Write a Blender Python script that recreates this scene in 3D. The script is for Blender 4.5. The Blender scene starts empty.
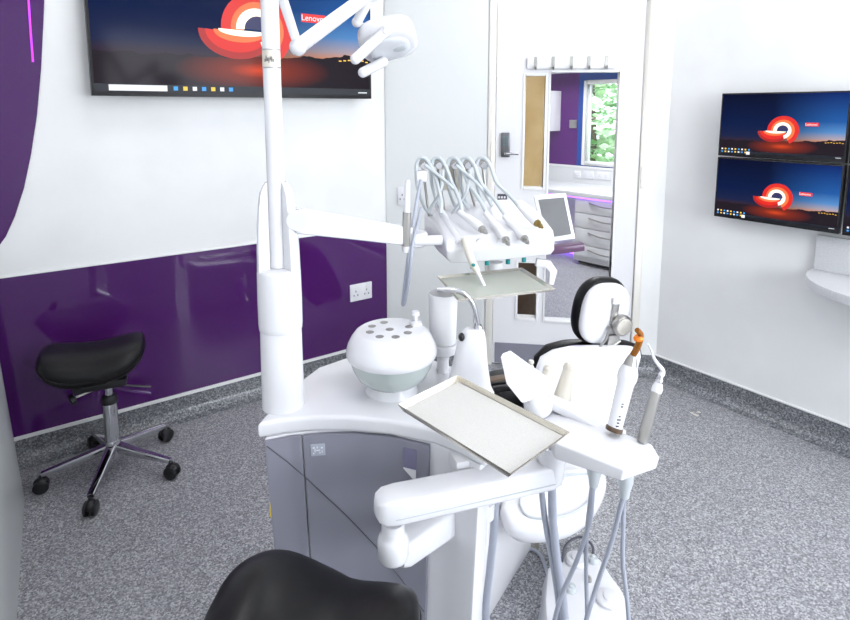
import bpy, bmesh, math, random
from mathutils import Vector, Matrix
random.seed(7)
C = bpy.context.scene.collection
V = Vector
# ---------------------------------------------------------------- camera model (metres)
F = 570.; CX = 425.; CY = 186.; TH = math.radians(7.66); H = 1.35
def ray(px, py):
    x = (px-CX)/F; u = -(py-CY)/F; c, s = math.cos(TH), math.sin(TH)
    return (x, c+u*s, -s+u*c)
def onz(px, py, z):
    r = ray(px, py); t = (z-H)/r[2]; return V((r[0]*t, r[1]*t, z))
def at(px, py, Y):
    r = ray(px, py); t = Y/r[1]; return V((r[0]*t, Y, H+r[2]*t))
class Frame:                      # a vertical wall plane: origin, run direction, normal into the room
    def __init__(s, a, b, inward):
        s.o = V((a[0], a[1])); s.d = (V((b[0], b[1]))-s.o).normalized(); s.L = (V((b[0], b[1]))-s.o).length
        n = V((-s.d.y, s.d.x))
        if n.dot(V(inward)-s.o) < 0: n = -n
        s.n = n
    def shift(s, k):
        f = Frame(s.o, s.o+s.d, s.o+s.n); f.o = s.o+s.n*k; return f
    def hit(s, px, py, off=0.):
        r = ray(px, py); o = s.o+s.n*off
        t = o.dot(s.n)/(r[0]*s.n.x+r[1]*s.n.y)
        p = V((r[0]*t, r[1]*t)); return ((p-s.o).dot(s.d), H+r[2]*t)
    def P(s, u, z, off=0.):
        p = s.o+s.d*u+s.n*off; return V((p.x, p.y, z))
# ---------------------------------------------------------------- materials
def mat(name, col, rough=.5, metal=0., coat=0., trans=0., emit=None, es=1., alpha=1., spec=.5, ior=1.45):
    m = bpy.data.materials.new(name); m.use_nodes = True
    b = m.node_tree.nodes['Principled BSDF']
    b.inputs['Base Color'].default_value = (*col, 1); b.inputs['Roughness'].default_value = rough
    b.inputs['Metallic'].default_value = metal; b.inputs['Coat Weight'].default_value = coat
    b.inputs['Transmission Weight'].default_value = trans; b.inputs['Alpha'].default_value = alpha
    b.inputs['Specular IOR Level'].default_value = spec; b.inputs['IOR'].default_value = ior
    if emit: b.inputs['Emission Color'].default_value = (*emit, 1); b.inputs['Emission Strength'].default_value = es
    return m
def s2l(*c): return tuple(((v/255)/12.92 if v/255 < .04045 else ((v/255+.055)/1.055)**2.4) for v in c)
def noise_mat(name, c1, c2, scale, rough=.5, detail=3, lo=.4, hi=.6, bump=0., third=None, spec=.5, coat=0.):
    m = mat(name, c1, rough, spec=spec, coat=coat); nt = m.node_tree; b = nt.nodes['Principled BSDF']
    tc = nt.nodes.new('ShaderNodeTexCoord'); n = nt.nodes.new('ShaderNodeTexNoise')
    n.inputs['Scale'].default_value = scale; n.inputs['Detail'].default_value = detail
    nt.links.new(tc.outputs['Object'], n.inputs['Vector'])
    r = nt.nodes.new('ShaderNodeValToRGB'); nt.links.new(n.outputs['Fac'], r.inputs['Fac'])
    r.color_ramp.elements[0].position = lo; r.color_ramp.elements[0].color = (*c1, 1)
    r.color_ramp.elements[1].position = hi; r.color_ramp.elements[1].color = (*c2, 1)
    if third:
        e = r.color_ramp.elements.new(third[0]); e.color = (*third[1], 1)
    nt.links.new(r.outputs['Color'], b.inputs['Base Color'])
    if bump:
        bp = nt.nodes.new('ShaderNodeBump'); bp.inputs['Strength'].default_value = bump; bp.inputs['Distance'].default_value = .002
        nt.links.new(n.outputs['Fac'], bp.inputs['Height']); nt.links.new(bp.outputs['Normal'], b.inputs['Normal'])
    return m
M = {}
M['wall'] = noise_mat('wall_paint', (.78, .79, .79), (.82, .83, .83), 3, .55)
M['ceil'] = mat('ceiling_paint', (.8, .8, .8), .8)
def speckle(name, scale, stops, rough):
    m = mat(name, (.2,.2,.2), rough); nt = m.node_tree
    tc = nt.nodes.new('ShaderNodeTexCoord'); v = nt.nodes.new('ShaderNodeTexVoronoi'); v.inputs['Scale'].default_value = scale
    nt.links.new(tc.outputs['Object'], v.inputs['Vector'])
    sp = nt.nodes.new('ShaderNodeSeparateColor'); nt.links.new(v.outputs['Color'], sp.inputs[0])
    r = nt.nodes.new('ShaderNodeValToRGB'); nt.links.new(sp.outputs[0], r.inputs['Fac']); e = r.color_ramp.elements
    e[0].position, e[0].color = stops[0][0], (*stops[0][1], 1); e[1].position, e[1].color = stops[-1][0], (*stops[-1][1], 1)
    for p_, c_ in stops[1:-1]: k = e.new(p_); k.color = (*c_, 1)
    nt.links.new(r.outputs['Color'], nt.nodes['Principled BSDF'].inputs['Base Color']); return m
M['floor'] = speckle('speckled_vinyl', 235, [(0, (.13, .13, .145)), (.3, (.22, .22, .235)), (.7, (.34, .34, .365)), (1, (.54, .54, .56))], .32)
M['cove'] = speckle('speckled_cove_vinyl', 190, [(0, (.075, .08, .088)), (.3, (.125, .13, .142)), (.7, (.19, .197, .212)), (1, (.31, .32, .335))], .24)
M['purple'] = mat('purple_gloss_sheet', s2l(72, 27, 94), .05, spec=.5, coat=.3)
M['glass_sheet'] = mat('pale_gloss_sheet', (.70, .72, .72), .06, coat=.5)
M['white'] = mat('white_plastic', (.74, .74, .77), .26, coat=.3)
M['white_s'] = mat('white_satin_plastic', (.73, .73, .75), .42)
M['trim_w'] = mat('white_trim', (.8, .8, .8), .35)
M['cream'] = mat('cream_trim', (.74, .72, .67), .45)
M['grey'] = mat('slate_grey_lacquer', s2l(130, 130, 142), .32)
M['grey_d'] = mat('groove_grey', s2l(72, 72, 82), .5)
M['bowl'] = mat('grey_green_glass', s2l(180, 190, 188), .12, coat=.5)
M['leather'] = noise_mat('black_leather', (.003, .003, .0035), (.005, .005, .006), 60, .36, 4, bump=.08, spec=.35)
M['chrome'] = mat('chrome', (.55, .55, .58), .10, 1)
M['steel'] = mat('brushed_steel', (.42, .41, .39), .30, 1)
M['tray'] = noise_mat('perforated_tray_liner', (.56, .55, .53), (.61, .60, .57), 500, .4, 1)
M['steel_w'] = mat('warm_steel_rim', (.72, .68, .6), .25, .8)
M['blackp'] = mat('black_plastic', (.012, .012, .014), .35)
M['dark'] = mat('dark_hole', (.25, .24, .24), .6)
M['hose'] = mat('blue_grey_hose', s2l(164, 169, 182), .35)
M['hose_l'] = mat('pale_grey_hose', s2l(188, 194, 198), .4)
M['cream_p'] = mat('cream_plastic', s2l(214, 209, 197), .4)
M['orange'] = mat('orange_light_guard', s2l(240, 130, 30), .2)
M['amber'] = mat('amber_glass_guide', s2l(140, 84, 14), .15)
M['door'] = mat('door_paint', (.74, .74, .76), .5)
M['cupb'] = mat('pale_cupboard_gloss', (.58, .61, .60), .22, spec=.3)
M['lock'] = mat('dark_steel', (.16, .16, .17), .35, .8)
M['teal'] = mat('teal_button', s2l(30, 130, 130), .4)
M['speck'] = noise_mat('speckled_laminate', (.60, .61, .63), (.70, .71, .73), 300, .35, 3, .35, .65)
M['cup'] = mat('frosted_plastic_cup', (.95, .95, .97), .5, trans=.25)
M['wood'] = noise_mat('oak_laminate', s2l(214, 176, 112), s2l(230, 196, 136), 4, .4, 4)
M['brown'] = mat('dark_brown_laminate', s2l(84, 66, 50), .4)
M['blue'] = mat('blue_wall_paint', s2l(18, 70, 150), .5)
M['purple_w'] = mat('purple_wall_paint', s2l(86, 28, 110), .3)
M['leaf'] = noise_mat('leaf_green', s2l(120, 165, 110), s2l(215, 232, 200), 3, .6)
M['bark'] = mat('bark', s2l(90, 80, 65), .8)
M['grass'] = mat('grass_green', s2l(120, 150, 90), .9)
M['led'] = mat('violet_led', (.4, .1, 1), emit=(.30, .10, 1.), es=3)
M['refl_s'] = mat('magenta_reflection_glow', (.5, .05, .8), emit=(.42, .03, .68), es=1.)  # emission stands in for a reflection on the purple sheet
M['lamp'] = mat('ceiling_lamp_diffuser', (1, 1, 1), emit=(1., .985, 1.), es=4.0)
M['glass'] = bpy.data.materials.new('clear_glass'); M['glass'].use_nodes = True; _t = M['glass'].node_tree; _t.nodes.clear()
_o = _t.nodes.new('ShaderNodeOutputMaterial'); _x = _t.nodes.new('ShaderNodeMixShader'); _a = _t.nodes.new('ShaderNodeBsdfTransparent'); _g = _t.nodes.new('ShaderNodeBsdfGlossy'); _f = _t.nodes.new('ShaderNodeFresnel')
_g.inputs['Roughness'].default_value = .02; _f.inputs[0].default_value = 1.3; _a.inputs[0].default_value = (.97, .98, .98, 1)
_t.links.new(_f.outputs[0], _x.inputs[0]); _t.links.new(_a.outputs[0], _x.inputs[1]); _t.links.new(_g.outputs[0], _x.inputs[2]); _t.links.new(_x.outputs[0], _o.inputs[0])
M['lens'] = mat('lamp_lens', (.72, .74, .78), .08, coat=.6)
M['yellow'] = mat('yellow_tag', s2l(240, 210, 20), .5)
M['red'] = mat('red_tag', s2l(220, 30, 40), .4)
# ---------------------------------------------------------------- mesh helpers
def fin(bm, bevel=0., seg=2, ang=35, smooth=True):
    bmesh.ops.remove_doubles(bm, verts=bm.verts, dist=1e-6)
    bmesh.ops.recalc_face_normals(bm, faces=bm.faces)
    if bevel:
        es = [e for e in bm.edges if len(e.link_faces) == 2 and e.calc_face_angle(0) > math.radians(ang)]
        if es: bmesh.ops.bevel(bm, geom=es, offset=bevel, segments=seg, profile=.6, affect='EDGES', clamp_overlap=True)
    for f in bm.faces: f.smooth = smooth
    for e in bm.edges:
        if len(e.link_faces) == 2 and e.calc_face_angle(0) > math.radians(42): e.smooth = False
def obj(name, bm, m, parent=None, bevel=0., seg=2, smooth=True, kind=None):
    fin(bm, bevel, seg, smooth=smooth)
    me = bpy.data.meshes.new(name)
    o = bpy.data.objects.new(name, me); C.objects.link(o)
    root = parent
    off = V((0, 0, 0))
    while root is not None: off += V(root.location); root = root.parent
    if parent is not None:
        bmesh.ops.translate(bm, verts=bm.verts, vec=-off); o.parent = parent
    else:
        if bm.verts and kind != 'structure':
            xs = [v.co for v in bm.verts]
            c = V(((min(p.x for p in xs)+max(p.x for p in xs))/2, (min(p.y for p in xs)+max(p.y for p in xs))/2, min(p.z for p in xs)))
            bmesh.ops.translate(bm, verts=bm.verts, vec=-c); o.location = c
    bm.to_mesh(me); bm.free()
    me.materials.append(M[m] if isinstance(m, str) else m)
    if kind: o['kind'] = kind
    return o
def thing(name, label, cat, loc, group=None):
    o = bpy.data.objects.new(name, None); C.objects.link(o); o.location = loc; o.empty_display_size = .05
    o['label'] = label; o['category'] = cat
    if group: o['group'] = group
    return o
def tag(o, label, cat, group=None, kind=None):
    o['label'] = label; o['category'] = cat
    if group: o['group'] = group
    if kind: o['kind'] = kind
    return o
def struct(name, bm, m, parent=None, bevel=0.):
    o = obj(name, bm, m, parent, bevel, kind='structure' if parent is None else None); return o
def B(): return bmesh.new()
def hexa(bm, p):                 # 8 points: bottom loop then top loop
    v = [bm.verts.new(q) for q in p]
    for f in ((0,3,2,1), (4,5,6,7), (0,1,5,4), (1,2,6,5), (2,3,7,6), (3,0,4,7)): bm.faces.new([v[i] for i in f])
    return bm
def box(bm, c, s, rz=0, M4=None):
    c = V(c); R = Matrix.Rotation(rz, 3, 'Z') if M4 is None else M4
    p = []
    for z in (-1, 1):
        for x, y in ((-1,-1), (1,-1), (1,1), (-1,1)): p.append(c+R @ V((x*s[0]/2, y*s[1]/2, z*s[2]/2)))
    return hexa(bm, p)
def fbox(bm, fr, u0, u1, z0, z1, o0, o1):
    p = []
    for z in (z0, z1):
        for u, o in ((u0,o0), (u1,o0), (u1,o1), (u0,o1)): p.append(fr.P(u, z, o))
    return hexa(bm, p)
def holes(bm, fr, u0, u1, z0, z1, o0, o1, hs):
    us = sorted({u0, u1, *[h[0] for h in hs], *[h[1] for h in hs]}); zs = sorted({z0, z1, *[h[2] for h in hs], *[h[3] for h in hs]})
    for i in range(len(us)-1):
        run = None
        for j in range(len(zs)-1):
            cu, cz = (us[i]+us[i+1])/2, (zs[j]+zs[j+1])/2
            inside = any(h[0] < cu < h[1] and h[2] < cz < h[3] for h in hs)
            if inside:
                if run is not None: fbox(bm, fr, us[i], us[i+1], run, zs[j], o0, o1); run = None
            elif run is None: run = zs[j]
        if run is not None: fbox(bm, fr, us[i], us[i+1], run, zs[-1], o0, o1)
    return bm
def prism(bm, pts, vec):
    vec = V(vec); a = [bm.verts.new(V(p)) for p in pts]; b = [bm.verts.new(V(p)+vec) for p in pts]
    bm.faces.new(a); bm.faces.new(b[::-1]); n = len(a)
    for i in range(n): bm.faces.new((a[i], a[(i+1) % n], b[(i+1) % n], b[i]))
    return bm
def rings(bm, rs, cap=True):
    vs = [[bm.verts.new(p) for p in r] for r in rs]; n = len(rs[0])
    for a, b in zip(vs, vs[1:]):
        for i in range(n): bm.faces.new((a[i], a[(i+1) % n], b[(i+1) % n], b[i]))
    if cap: bm.faces.new(vs[0][::-1]); bm.faces.new(vs[-1])
    return bm
def axes(d):
    d = d.normalized(); a = V((0,0,1)) if abs(d.z) < .9 else V((0,1,0))
    x = d.cross(a).normalized(); return x, x.cross(d).normalized()
def spline(pts, k=6):
    pts = [V(p) for p in pts]
    if len(pts) < 3: return pts
    q = [pts[0]*2-pts[1]]+pts+[pts[-1]*2-pts[-2]]; out = []
    for i in range(1, len(q)-2):
        for j in range(k):
            t = j/k; a, b, c, d = q[i-1], q[i], q[i+1], q[i+2]
            out.append(.5*((2*b)+(c-a)*t+(2*a-5*b+4*c-d)*t*t+(3*b-a-3*c+d)*t*t*t))
    out.append(pts[-1]); return out
def tube(bm, pts, r, n=12, curve=False, k=6):
    pts = [V(p) for p in pts]
    if curve:
        m = len(pts); rr = r if isinstance(r, (list, tuple)) else [r]*m
        pts2 = spline(pts, k); nn = len(pts2)
        r = [rr[min(m-1, int(i/(nn-1)*(m-1)))]*(1-((i/(nn-1)*(m-1)) % 1))+rr[min(m-1, int(i/(nn-1)*(m-1))+1)]*((i/(nn-1)*(m-1)) % 1) for i in range(nn)]
        pts = pts2
    rr = r if isinstance(r, (list, tuple)) else [r]*len(pts)
    rs = []; x = None
    for i, p in enumerate(pts):
        d = (pts[min(i+1, len(pts)-1)]-pts[max(i-1, 0)])
        if d.length < 1e-9: d = V((0,0,1))
        d.normalize()
        if x is None: x, y = axes(d)
        else:
            x = (x-d*x.dot(d)).normalized(); y = x.cross(d).normalized()
        rs.append([p+(x*math.cos(2*math.pi*j/n)+y*math.sin(2*math.pi*j/n))*rr[i] for j in range(n)])
    return rings(bm, rs)
def lathe(bm, c, prof, n=40, axis=(0,0,1), sx=1., sy=1.):
    c = V(c); d = V(axis).normalized(); x, y = (V((1,0,0)), V((0,1,0))) if abs(d.z) > .999 else axes(d)
    return rings(bm, [[c+d*h+(x*math.cos(2*math.pi*j/n)*sx+y*math.sin(2*math.pi*j/n)*sy)*max(r, 1e-4) for j in range(n)] for r, h in prof])
def beam(bm, path, w, h, up=V((0,0,1)), bx_=.4):
    """rounded rectangular section swept along a path; w,h lists or numbers"""
    path = [V(p) for p in path]; rs = []
    for i, p in enumerate(path):
        d = (path[min(i+1, len(path)-1)]-path[max(i-1, 0)]).normalized(); s = d.cross(up).normalized(); u = s.cross(d)
        W = w[i] if isinstance(w, (list, tuple)) else w; Hh = h[i] if isinstance(h, (list, tuple)) else h
        r = []
        for j in range(20):
            a = 2*math.pi*j/20; ca, sa = math.cos(a), math.sin(a)
            r.append(p+s*(W/2*math.copysign(abs(ca)**bx_, ca))+u*(Hh/2*math.copysign(abs(sa)**bx_, sa)))
        rs.append(r)
    return rings(bm, rs)
def ell(bm, c, a, R=None, e=1., nu=28, nv=14, f=None):
    c = V(c); R = R or Matrix.Identity(3); rs = []
    sg = lambda v: math.copysign(abs(v)**e, v)
    for i in range(nv+1):
        t = -math.pi/2+math.pi*i/nv
        t = max(-math.pi/2+.02, min(math.pi/2-.02, t)); r = []
        for j in range(nu):
            p = 2*math.pi*j/nu
            q = V((a[0]*sg(math.cos(t))*sg(math.cos(p)), a[1]*sg(math.cos(t))*sg(math.sin(p)), a[2]*sg(math.sin(t))))
            if f: q = f(q)
            r.append(c+R @ q)
        rs.append(r)
    return rings(bm, rs)
def dup(root, loc, rz=0, label=None):
    r = root.copy(); C.objects.link(r); r.location = loc; r.rotation_euler = (0, 0, rz)
    if label: r['label'] = label
    for ch in list(root.children):
        c = ch.copy(); C.objects.link(c); c.parent = r
        for g in ch.children:
            d = g.copy(); C.objects.link(d); d.parent = c
    return r
# ================================================================ SETTING
CEIL = 2.5; WIN_E = 62; EXPO = 0.47
a = onz(15.5, 439.4, .1); b = onz(387, 340.0, .1)
dTV = (V((b.x, b.y))-V((a.x, a.y))).normalized()
TVL = V((a.x, a.y))-dTV*.22; K1 = V((b.x, b.y))
a = onz(656, 355.3, .1); b = onz(850, 427.2, .1); dR = (V((b.x, b.y))-V((a.x, a.y))).normalized()
K2 = V((a.x, a.y)); inside = V((0, 1.5))
R_end = K2+dR*4.3; L_end = TVL+dR*3.55
TV = Frame(TVL, K1, inside); BK = Frame(K1, K2, inside); RT = Frame(K2, R_end, inside)
LF = Frame(TVL, L_end, inside); RR = Frame(L_end, R_end, inside)
def wall(name, fr, hs=(), m='wall', t=.1, ext=.0):
    b = B(); holes(b, fr, -ext, fr.L+ext, 0, CEIL, -t, 0, hs); return struct(name, b, m)
# ---- door geometry on the back wall
def bk(px, py, off=0): return BK.hit(px, py, off)
dl = bk(496.5, 100)[0]; dr = bk(642.2, 100)[0]; DT = 2.06
fl = bk(488.5, 100)[0]; frr = bk(650.5, 100)[0]
wall('wall_left', TV)
wall('wall_back', BK, [(fl, frr, 0, DT+.06)], t=.12)
wall('wall_right', RT)
wall('wall_side', LF)
w0, w1 = 1.0, RR.L-.15
wall('wall_rear', RR, [(w0, w1, .95, 2.15)])
poly = [TVL, K1, K2, R_end, L_end]; cen = sum(poly, V((0,0)))/5
big = [p+(p-cen).normalized()*.14 for p in poly]
b = B(); prism(b, [(p.x, p.y, -.05) for p in big], (0, 0, .05)); struct('floor', b, 'floor')
b = B(); prism(b, [(p.x, p.y, CEIL) for p in big], (0, 0, .08)); struct('ceiling', b, 'ceil')
# rear window frame (behind the camera: daylight source)
b = B()
holes(b, RR, w0, w1, .95, 2.15, -.07, -.02, [(w0+.05, (w0+w1)/2-.03, 1.0, 2.1), ((w0+w1)/2+.03, w1-.05, 1.0, 2.1)])
struct('window_1', b, 'trim_w')
# cove skirting: swept profile, vertical .1 with curve to the floor
def cove(name, fr, u0, u1):
    prof = [(0, .10), (.006, .10), (.007, .055)]
    for i in range(7):
        t = math.pi/2*i/6; prof.append((.007+.048*(1-math.cos(t)), .055-.052*math.sin(t)))
    prof += [(.06, .001), (0, .001)]
    b = B()
    rings(b, [[fr.P(u, z, o) for o, z in prof] for u in (u0, u1)]); return struct(name, b, 'cove')
cove('baseboard_left', TV, 0, TV.L); cove('baseboard_right', RT, .0, RT.L)
cove('baseboard_back', BK, frr, BK.L); cove('baseboard_back_left', BK, 0, fl)
b = B(); fbox(b, TV, 0, TV.L, .098, .112, 0, .011); struct('trim_1', b, 'trim_w')
b = B(); fbox(b, RT, 0, RT.L, .1, .106, 0, .008); struct('trim_2', b, 'trim_w')
# purple dado sheet
zt = (TV.hit(120, 262.1)[1]+TV.hit(300, 237.5)[1])/2
print('dado top', zt)
b = B(); fbox(b, TV, 0, TV.L-.002, .112, zt, 0, .006); struct('trim_3', b, 'purple')
b = B(); fbox(b, TV, 0, TV.L-.002, zt, zt+.006, 0, .008); struct('trim_4', b, 'trim_w')
# curved purple sheet top left
pts = [(-4, 250), (6, 236), (15, 216), (24, 188), (31, 155), (37, 115), (41, 70), (43.5, 20), (45, -20)]
q = [TV.hit(x, y) for x, y in pts]
q = [(min(q[0][0], .0), q[0][1]-.02)]+q+[(q[-1][0]+.01, 2.2), (q[-1][0]+.03, 2.45), (0, 2.45)]
q = [(max(u, .002), z) for u, z in q]
b = B(); prism(b, [TV.P(u, z, 0) for u, z in q], (TV.n.x*.008, TV.n.y*.008, 0)); struct('trim_5', b, 'purple')
ed = [TV.hit(*p) for p in pts[1:]]
b = B(); tube(b, [TV.P(max(u, .002)+.002, z, .006) for u, z in ed], .0022, 8); struct('trim_6', b, 'trim_w')
# reflection on the curved sheet, added as a glowing strip
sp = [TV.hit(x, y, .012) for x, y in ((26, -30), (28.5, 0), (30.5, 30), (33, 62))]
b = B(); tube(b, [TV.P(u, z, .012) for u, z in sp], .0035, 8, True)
tag(obj('glow_strip', b, 'refl_s'), 'thin curved magenta reflection on purple panel at top left, made as a glowing strip', 'light')
# glossy pale sheet left of the door
b = B(); fbox(b, BK, .004, fl-.004, .112, 2.42, 0, .006); struct('trim_7', b, 'glass_sheet')
# white gloss cupboard end at far left
p0 = onz(25, 500, 0); p1 = onz(17, 620, 0); dd = (p1-p0).normalized()
pA = p0; pB = p0+dd*1.05; nn = V((dd.y, -dd.x, 0))
if nn.x > 0: nn = -nn
top = at(-22, 240, p0.y+.02)
b = B(); hexa(b, [pA, pB, pB+nn*.12, pA+nn*.12, V((top.x, top.y, top.z)), V((pB.x, pB.y, top.z)), V((pB.x, pB.y, top.z))+nn*.12, V((top.x, top.y, top.z))+nn*.12])
t = thing('cupboard', 'glossy pale grey cupboard end at the left edge beside saddle stool', 'cupboard', (pA+nn*.06))
obj('side_panel', b, 'cupb', t, .003)
# ---- door frame, door leaf with three openings
b = B()
fbox(b, BK, fl, dl-.003, 0, DT+.06, -.12, .012); fbox(b, BK, dr+.003, frr, 0, DT+.06, -.12, .012); fbox(b, BK, dl-.003, dr+.003, DT+.004, DT+.06, -.12, .012)
struct('trim_8', b, 'cream', bevel=.003)
def rect(x0, y0, x1, y1, off=0):
    xm, ym = (x0+x1)/2, (y0+y1)/2
    return (bk(x0, ym, off)[0], bk(x1, ym, off)[0], bk(xm, y1, off)[1], bk(xm, y0, off)[1])
up_ = rect(524, 75, 545, 188); lo_ = rect(517, 262, 537, 318.5); mi_ = rect(547, 71.5, 615, 322.5)
b = B(); holes(b, BK, dl, dr, .008, DT, -.045, 0, [up_, lo_, mi_])
DOOR = struct('door_1', b, 'door')
def rim(nm, h, w, m, wl=None):
    b = B(); holes(b, BK, h[0]-w, h[1]+w, h[2]-w, h[3]+w, -.05, .006, [(h[0]+.004, h[1]-.004, h[2]+.004, h[3]-.004)]); return obj(nm, b, m, DOOR, .002)
rim('upper_glazing_frame', up_, .008, 'trim_w'); rim('lower_glazing_frame', lo_, .008, 'trim_w'); rim('tall_glazing_frame', mi_, .006, 'trim_w')
for h in (up_, lo_, mi_):
    b = B(); fbox(b, BK, h[0], h[1], h[2], h[3], -.0255, -.0245); obj('glass_pane', b, 'glass', DOOR)
kz = bk(530, 344)[1]
b = B(); fbox(b, BK, dl+.012, dr-.012, .012, kz, 0, .004); obj('kick_plate', b, 'grey', DOOR)
# lever handle with keypad
h = rect(501, 132.5, 510, 157)
b = B(); fbox(b, BK, h[0], h[1], h[2], h[3], 0, .02); hd = obj('keypad_lock', b, 'lock', DOOR, .006)
b = B()
for i in range(4):
    for j in range(2):
        u = h[0]+.014+j*(h[1]-h[0]-.028); z = h[3]-.022-i*.013
        lathe(b, BK.P(u, z, .019), [(.0035, 0), (.003, .004)], 10, (BK.n.x, BK.n.y, 0))
obj('keypad_buttons', b, 'teal', hd)
b = B(); zz = bk(512, 153)[1]; um = (h[0]+h[1])/2
tube(b, [BK.P(um, zz, .015), BK.P(um, zz, .05), BK.P(um+.008, zz, .056), BK.P(um+.065, zz, .054)], .007, 10); obj('lever', b, 'chrome', hd)
h = rect(497.5, 194, 507, 200.5)
b = B(); fbox(b, BK, h[0], h[1], h[2], h[3], 0, .004)
sg = obj('door_plate', b, 'grey_d', DOOR)
b = B()
for k in range(3): fbox(b, BK, h[0]+.004+k*.014, h[0]+.013+k*.014, (h[2]+h[3])/2-.005, (h[2]+h[3])/2+.006, .004, .0048)
obj('plate_lettering', b, 'white', sg)
for px, py in ((641, 177), (491.5, 152)):
    u, z = bk(px, py); b = B(); tube(b, [BK.P(u, z-.05, .012), BK.P(u, z+.05, .012)], .006, 10); obj('hinge', b, 'cream', DOOR)
# coat hook rail
h = rect(527, 57, 615, 69)
c = BK.P((h[0]+h[1])/2, h[2], 0)
t = thing('coat_hook_rail', 'white hook rail with five metal hooks above the tall door opening', 'hook rail', c)
b = B(); fbox(b, BK, h[0], h[1], h[2], h[3], .001, .018); obj('rail', b, 'white_s', t, .006)
for px in (535.5, 553, 571, 588.5, 606):
    u = bk(px, 63)[0]; b = B()
    fbox(b, BK, u-.007, u+.007, h[2]-.001, h[3]+.002, .018, .022)
    tube(b, [BK.P(u, h[2]+.004, .02), BK.P(u, h[2]-.002, .032), BK.P(u, h[2]+.012, .042)], .004, 8)
    obj('hook', b, 'steel', t)
# sockets
def socket(nm, fr, x0, y0, x1, y1, label, off=.006, parent=None, double=True):
    xm, ym = (x0+x1)/2, (y0+y1)/2
    u0, u1 = fr.hit(x0, ym, off)[0], fr.hit(x1, ym, off)[0]; z1, z0 = fr.hit(xm, y0, off)[1], fr.hit(xm, y1, off)[1]
    t = thing(nm, label, 'socket', fr.P((u0+u1)/2, z0, off))
    b = B(); fbox(b, fr, u0, u1, z0, z1, off, off+.01); obj('face_plate', b, 'white', t, .002)
    w = u1-u0
    for k in ((.25, .75) if double else (.5,)):
        b = B(); cu = u0+w*k
        fbox(b, fr, cu-.004, cu+.004, z0+(z1-z0)*.72, z0+(z1-z0)*.86, off+.0095, off+.0125); obj('switch', b, 'white_s', t, .001)
        b = B()
        for du, zz in ((0, .58), (-.011, .34), (.011, .34)): fbox(b, fr, cu+du-.0025, cu+du+.0025, z0+(z1-z0)*(zz-.05), z0+(z1-z0)*(zz+.05), off+.0085, off+.0104)
        obj('pin_holes', b, 'grey_d', t)
socket('wall_socket', TV, 349.5, 283, 371, 299.5, 'white double wall socket on the glossy purple panel', .006)
socket('wall_socket', BK, 398, 187, 407, 205, 'pale wall socket on glossy sheet behind the instrument head', .006, double=False)
# ================================================================ SCREENS
def ramp(nt, src, stops):
    r = nt.nodes.new('ShaderNodeValToRGB'); nt.links.new(src, r.inputs['Fac']); e = r.color_ramp.elements
    e[0].position, e[0].color = stops[0][0], (*stops[0][1], 1); e[1].position, e[1].color = stops[-1][0], (*stops[-1][1], 1)
    for p, c in stops[1:-1]:
        k = e.new(p); k.color = (*c, 1)
    return r.outputs['Color']
def wallpaper():
    m = bpy.data.materials.new('night_beach_wallpaper'); m.use_nodes = True; nt = m.node_tree; nt.nodes.clear()
    N = nt.nodes.new; L = nt.links.new
    def mt(op, a, b_=None, c=None):
        n = N('ShaderNodeMath'); n.operation = op
        for i, v in enumerate((a, b_, c)):
            if v is None: continue
            if isinstance(v, (int, float)): n.inputs[i].default_value = v
            else: L(v, n.inputs[i])
        return n.outputs[0]
    uv = N('ShaderNodeUVMap'); sx = N('ShaderNodeSeparateXYZ'); L(uv.outputs[0], sx.inputs[0]); u, v = sx.outputs[0], sx.outputs[1]
    skyL = ramp(nt, v, [(0, (0,0,0)), (.24, s2l(46,36,52)), (.30, s2l(26,34,66)), (.5, s2l(12,26,64)), (1, s2l(8,14,40))])
    skyR = ramp(nt, v, [(0, (0,0,0)), (.24, s2l(215,140,90)), (.30, s2l(160,150,160)), (.40, s2l(80,130,185)), (.56, s2l(34,84,150)), (1, s2l(14,36,96))])
    mx = N('ShaderNodeMix'); mx.data_type = 'RGBA'; L(mt('SMOOTH_MIN', mt('MULTIPLY', mt('MAXIMUM', mt('SUBTRACT', u, .45), 0), 2.2), 1, .2), mx.inputs[0]); L(skyL, mx.inputs[6]); L(skyR, mx.inputs[7])
    gx = mt('MULTIPLY', mt('SUBTRACT', u, .53), 3.4); gy = mt('MULTIPLY', mt('SUBTRACT', v, .15), 7.5)
    g = mt('SQRT', mt('ADD', mt('MULTIPLY', gx, gx), mt('MULTIPLY', gy, gy)))
    gr = ramp(nt, g, [(0, s2l(200,66,34)), (.35, s2l(120,42,30)), (1, s2l(34,28,36))])
    nz = N('ShaderNodeTexNoise'); nz.inputs['Scale'].default_value = 16; L(uv.outputs[0], nz.inputs['Vector'])
    hz = mt('ADD', mt('MULTIPLY', mt('MAXIMUM', mt('SUBTRACT', u, .5), 0), .10), mt('ADD', .20, mt('MULTIPLY', nz.outputs[0], .06)))
    mk = mt('LESS_THAN', v, hz)
    m2 = N('ShaderNodeMix'); m2.data_type = 'RGBA'; L(mk, m2.inputs[0]); L(mx.outputs[2], m2.inputs[6]); L(gr, m2.inputs[7])
    e = N('ShaderNodeEmission'); L(m2.outputs[2], e.inputs[0]); e.inputs[1].default_value = .95
    gl = N('ShaderNodeBsdfGlossy'); gl.inputs['Roughness'].default_value = .12; gl.inputs[0].default_value = (.005, .005, .005, 1)
    ad = N('ShaderNodeAddShader'); L(e.outputs[0], ad.inputs[0]); L(gl.outputs[0], ad.inputs[1])
    o = N('ShaderNodeOutputMaterial'); L(ad.outputs[0], o.inputs[0]); return m
M['paper'] = wallpaper()
def em(name, col, s=1.):
    m = mat(name, (0,0,0), .5, emit=col, es=s); return m
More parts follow.
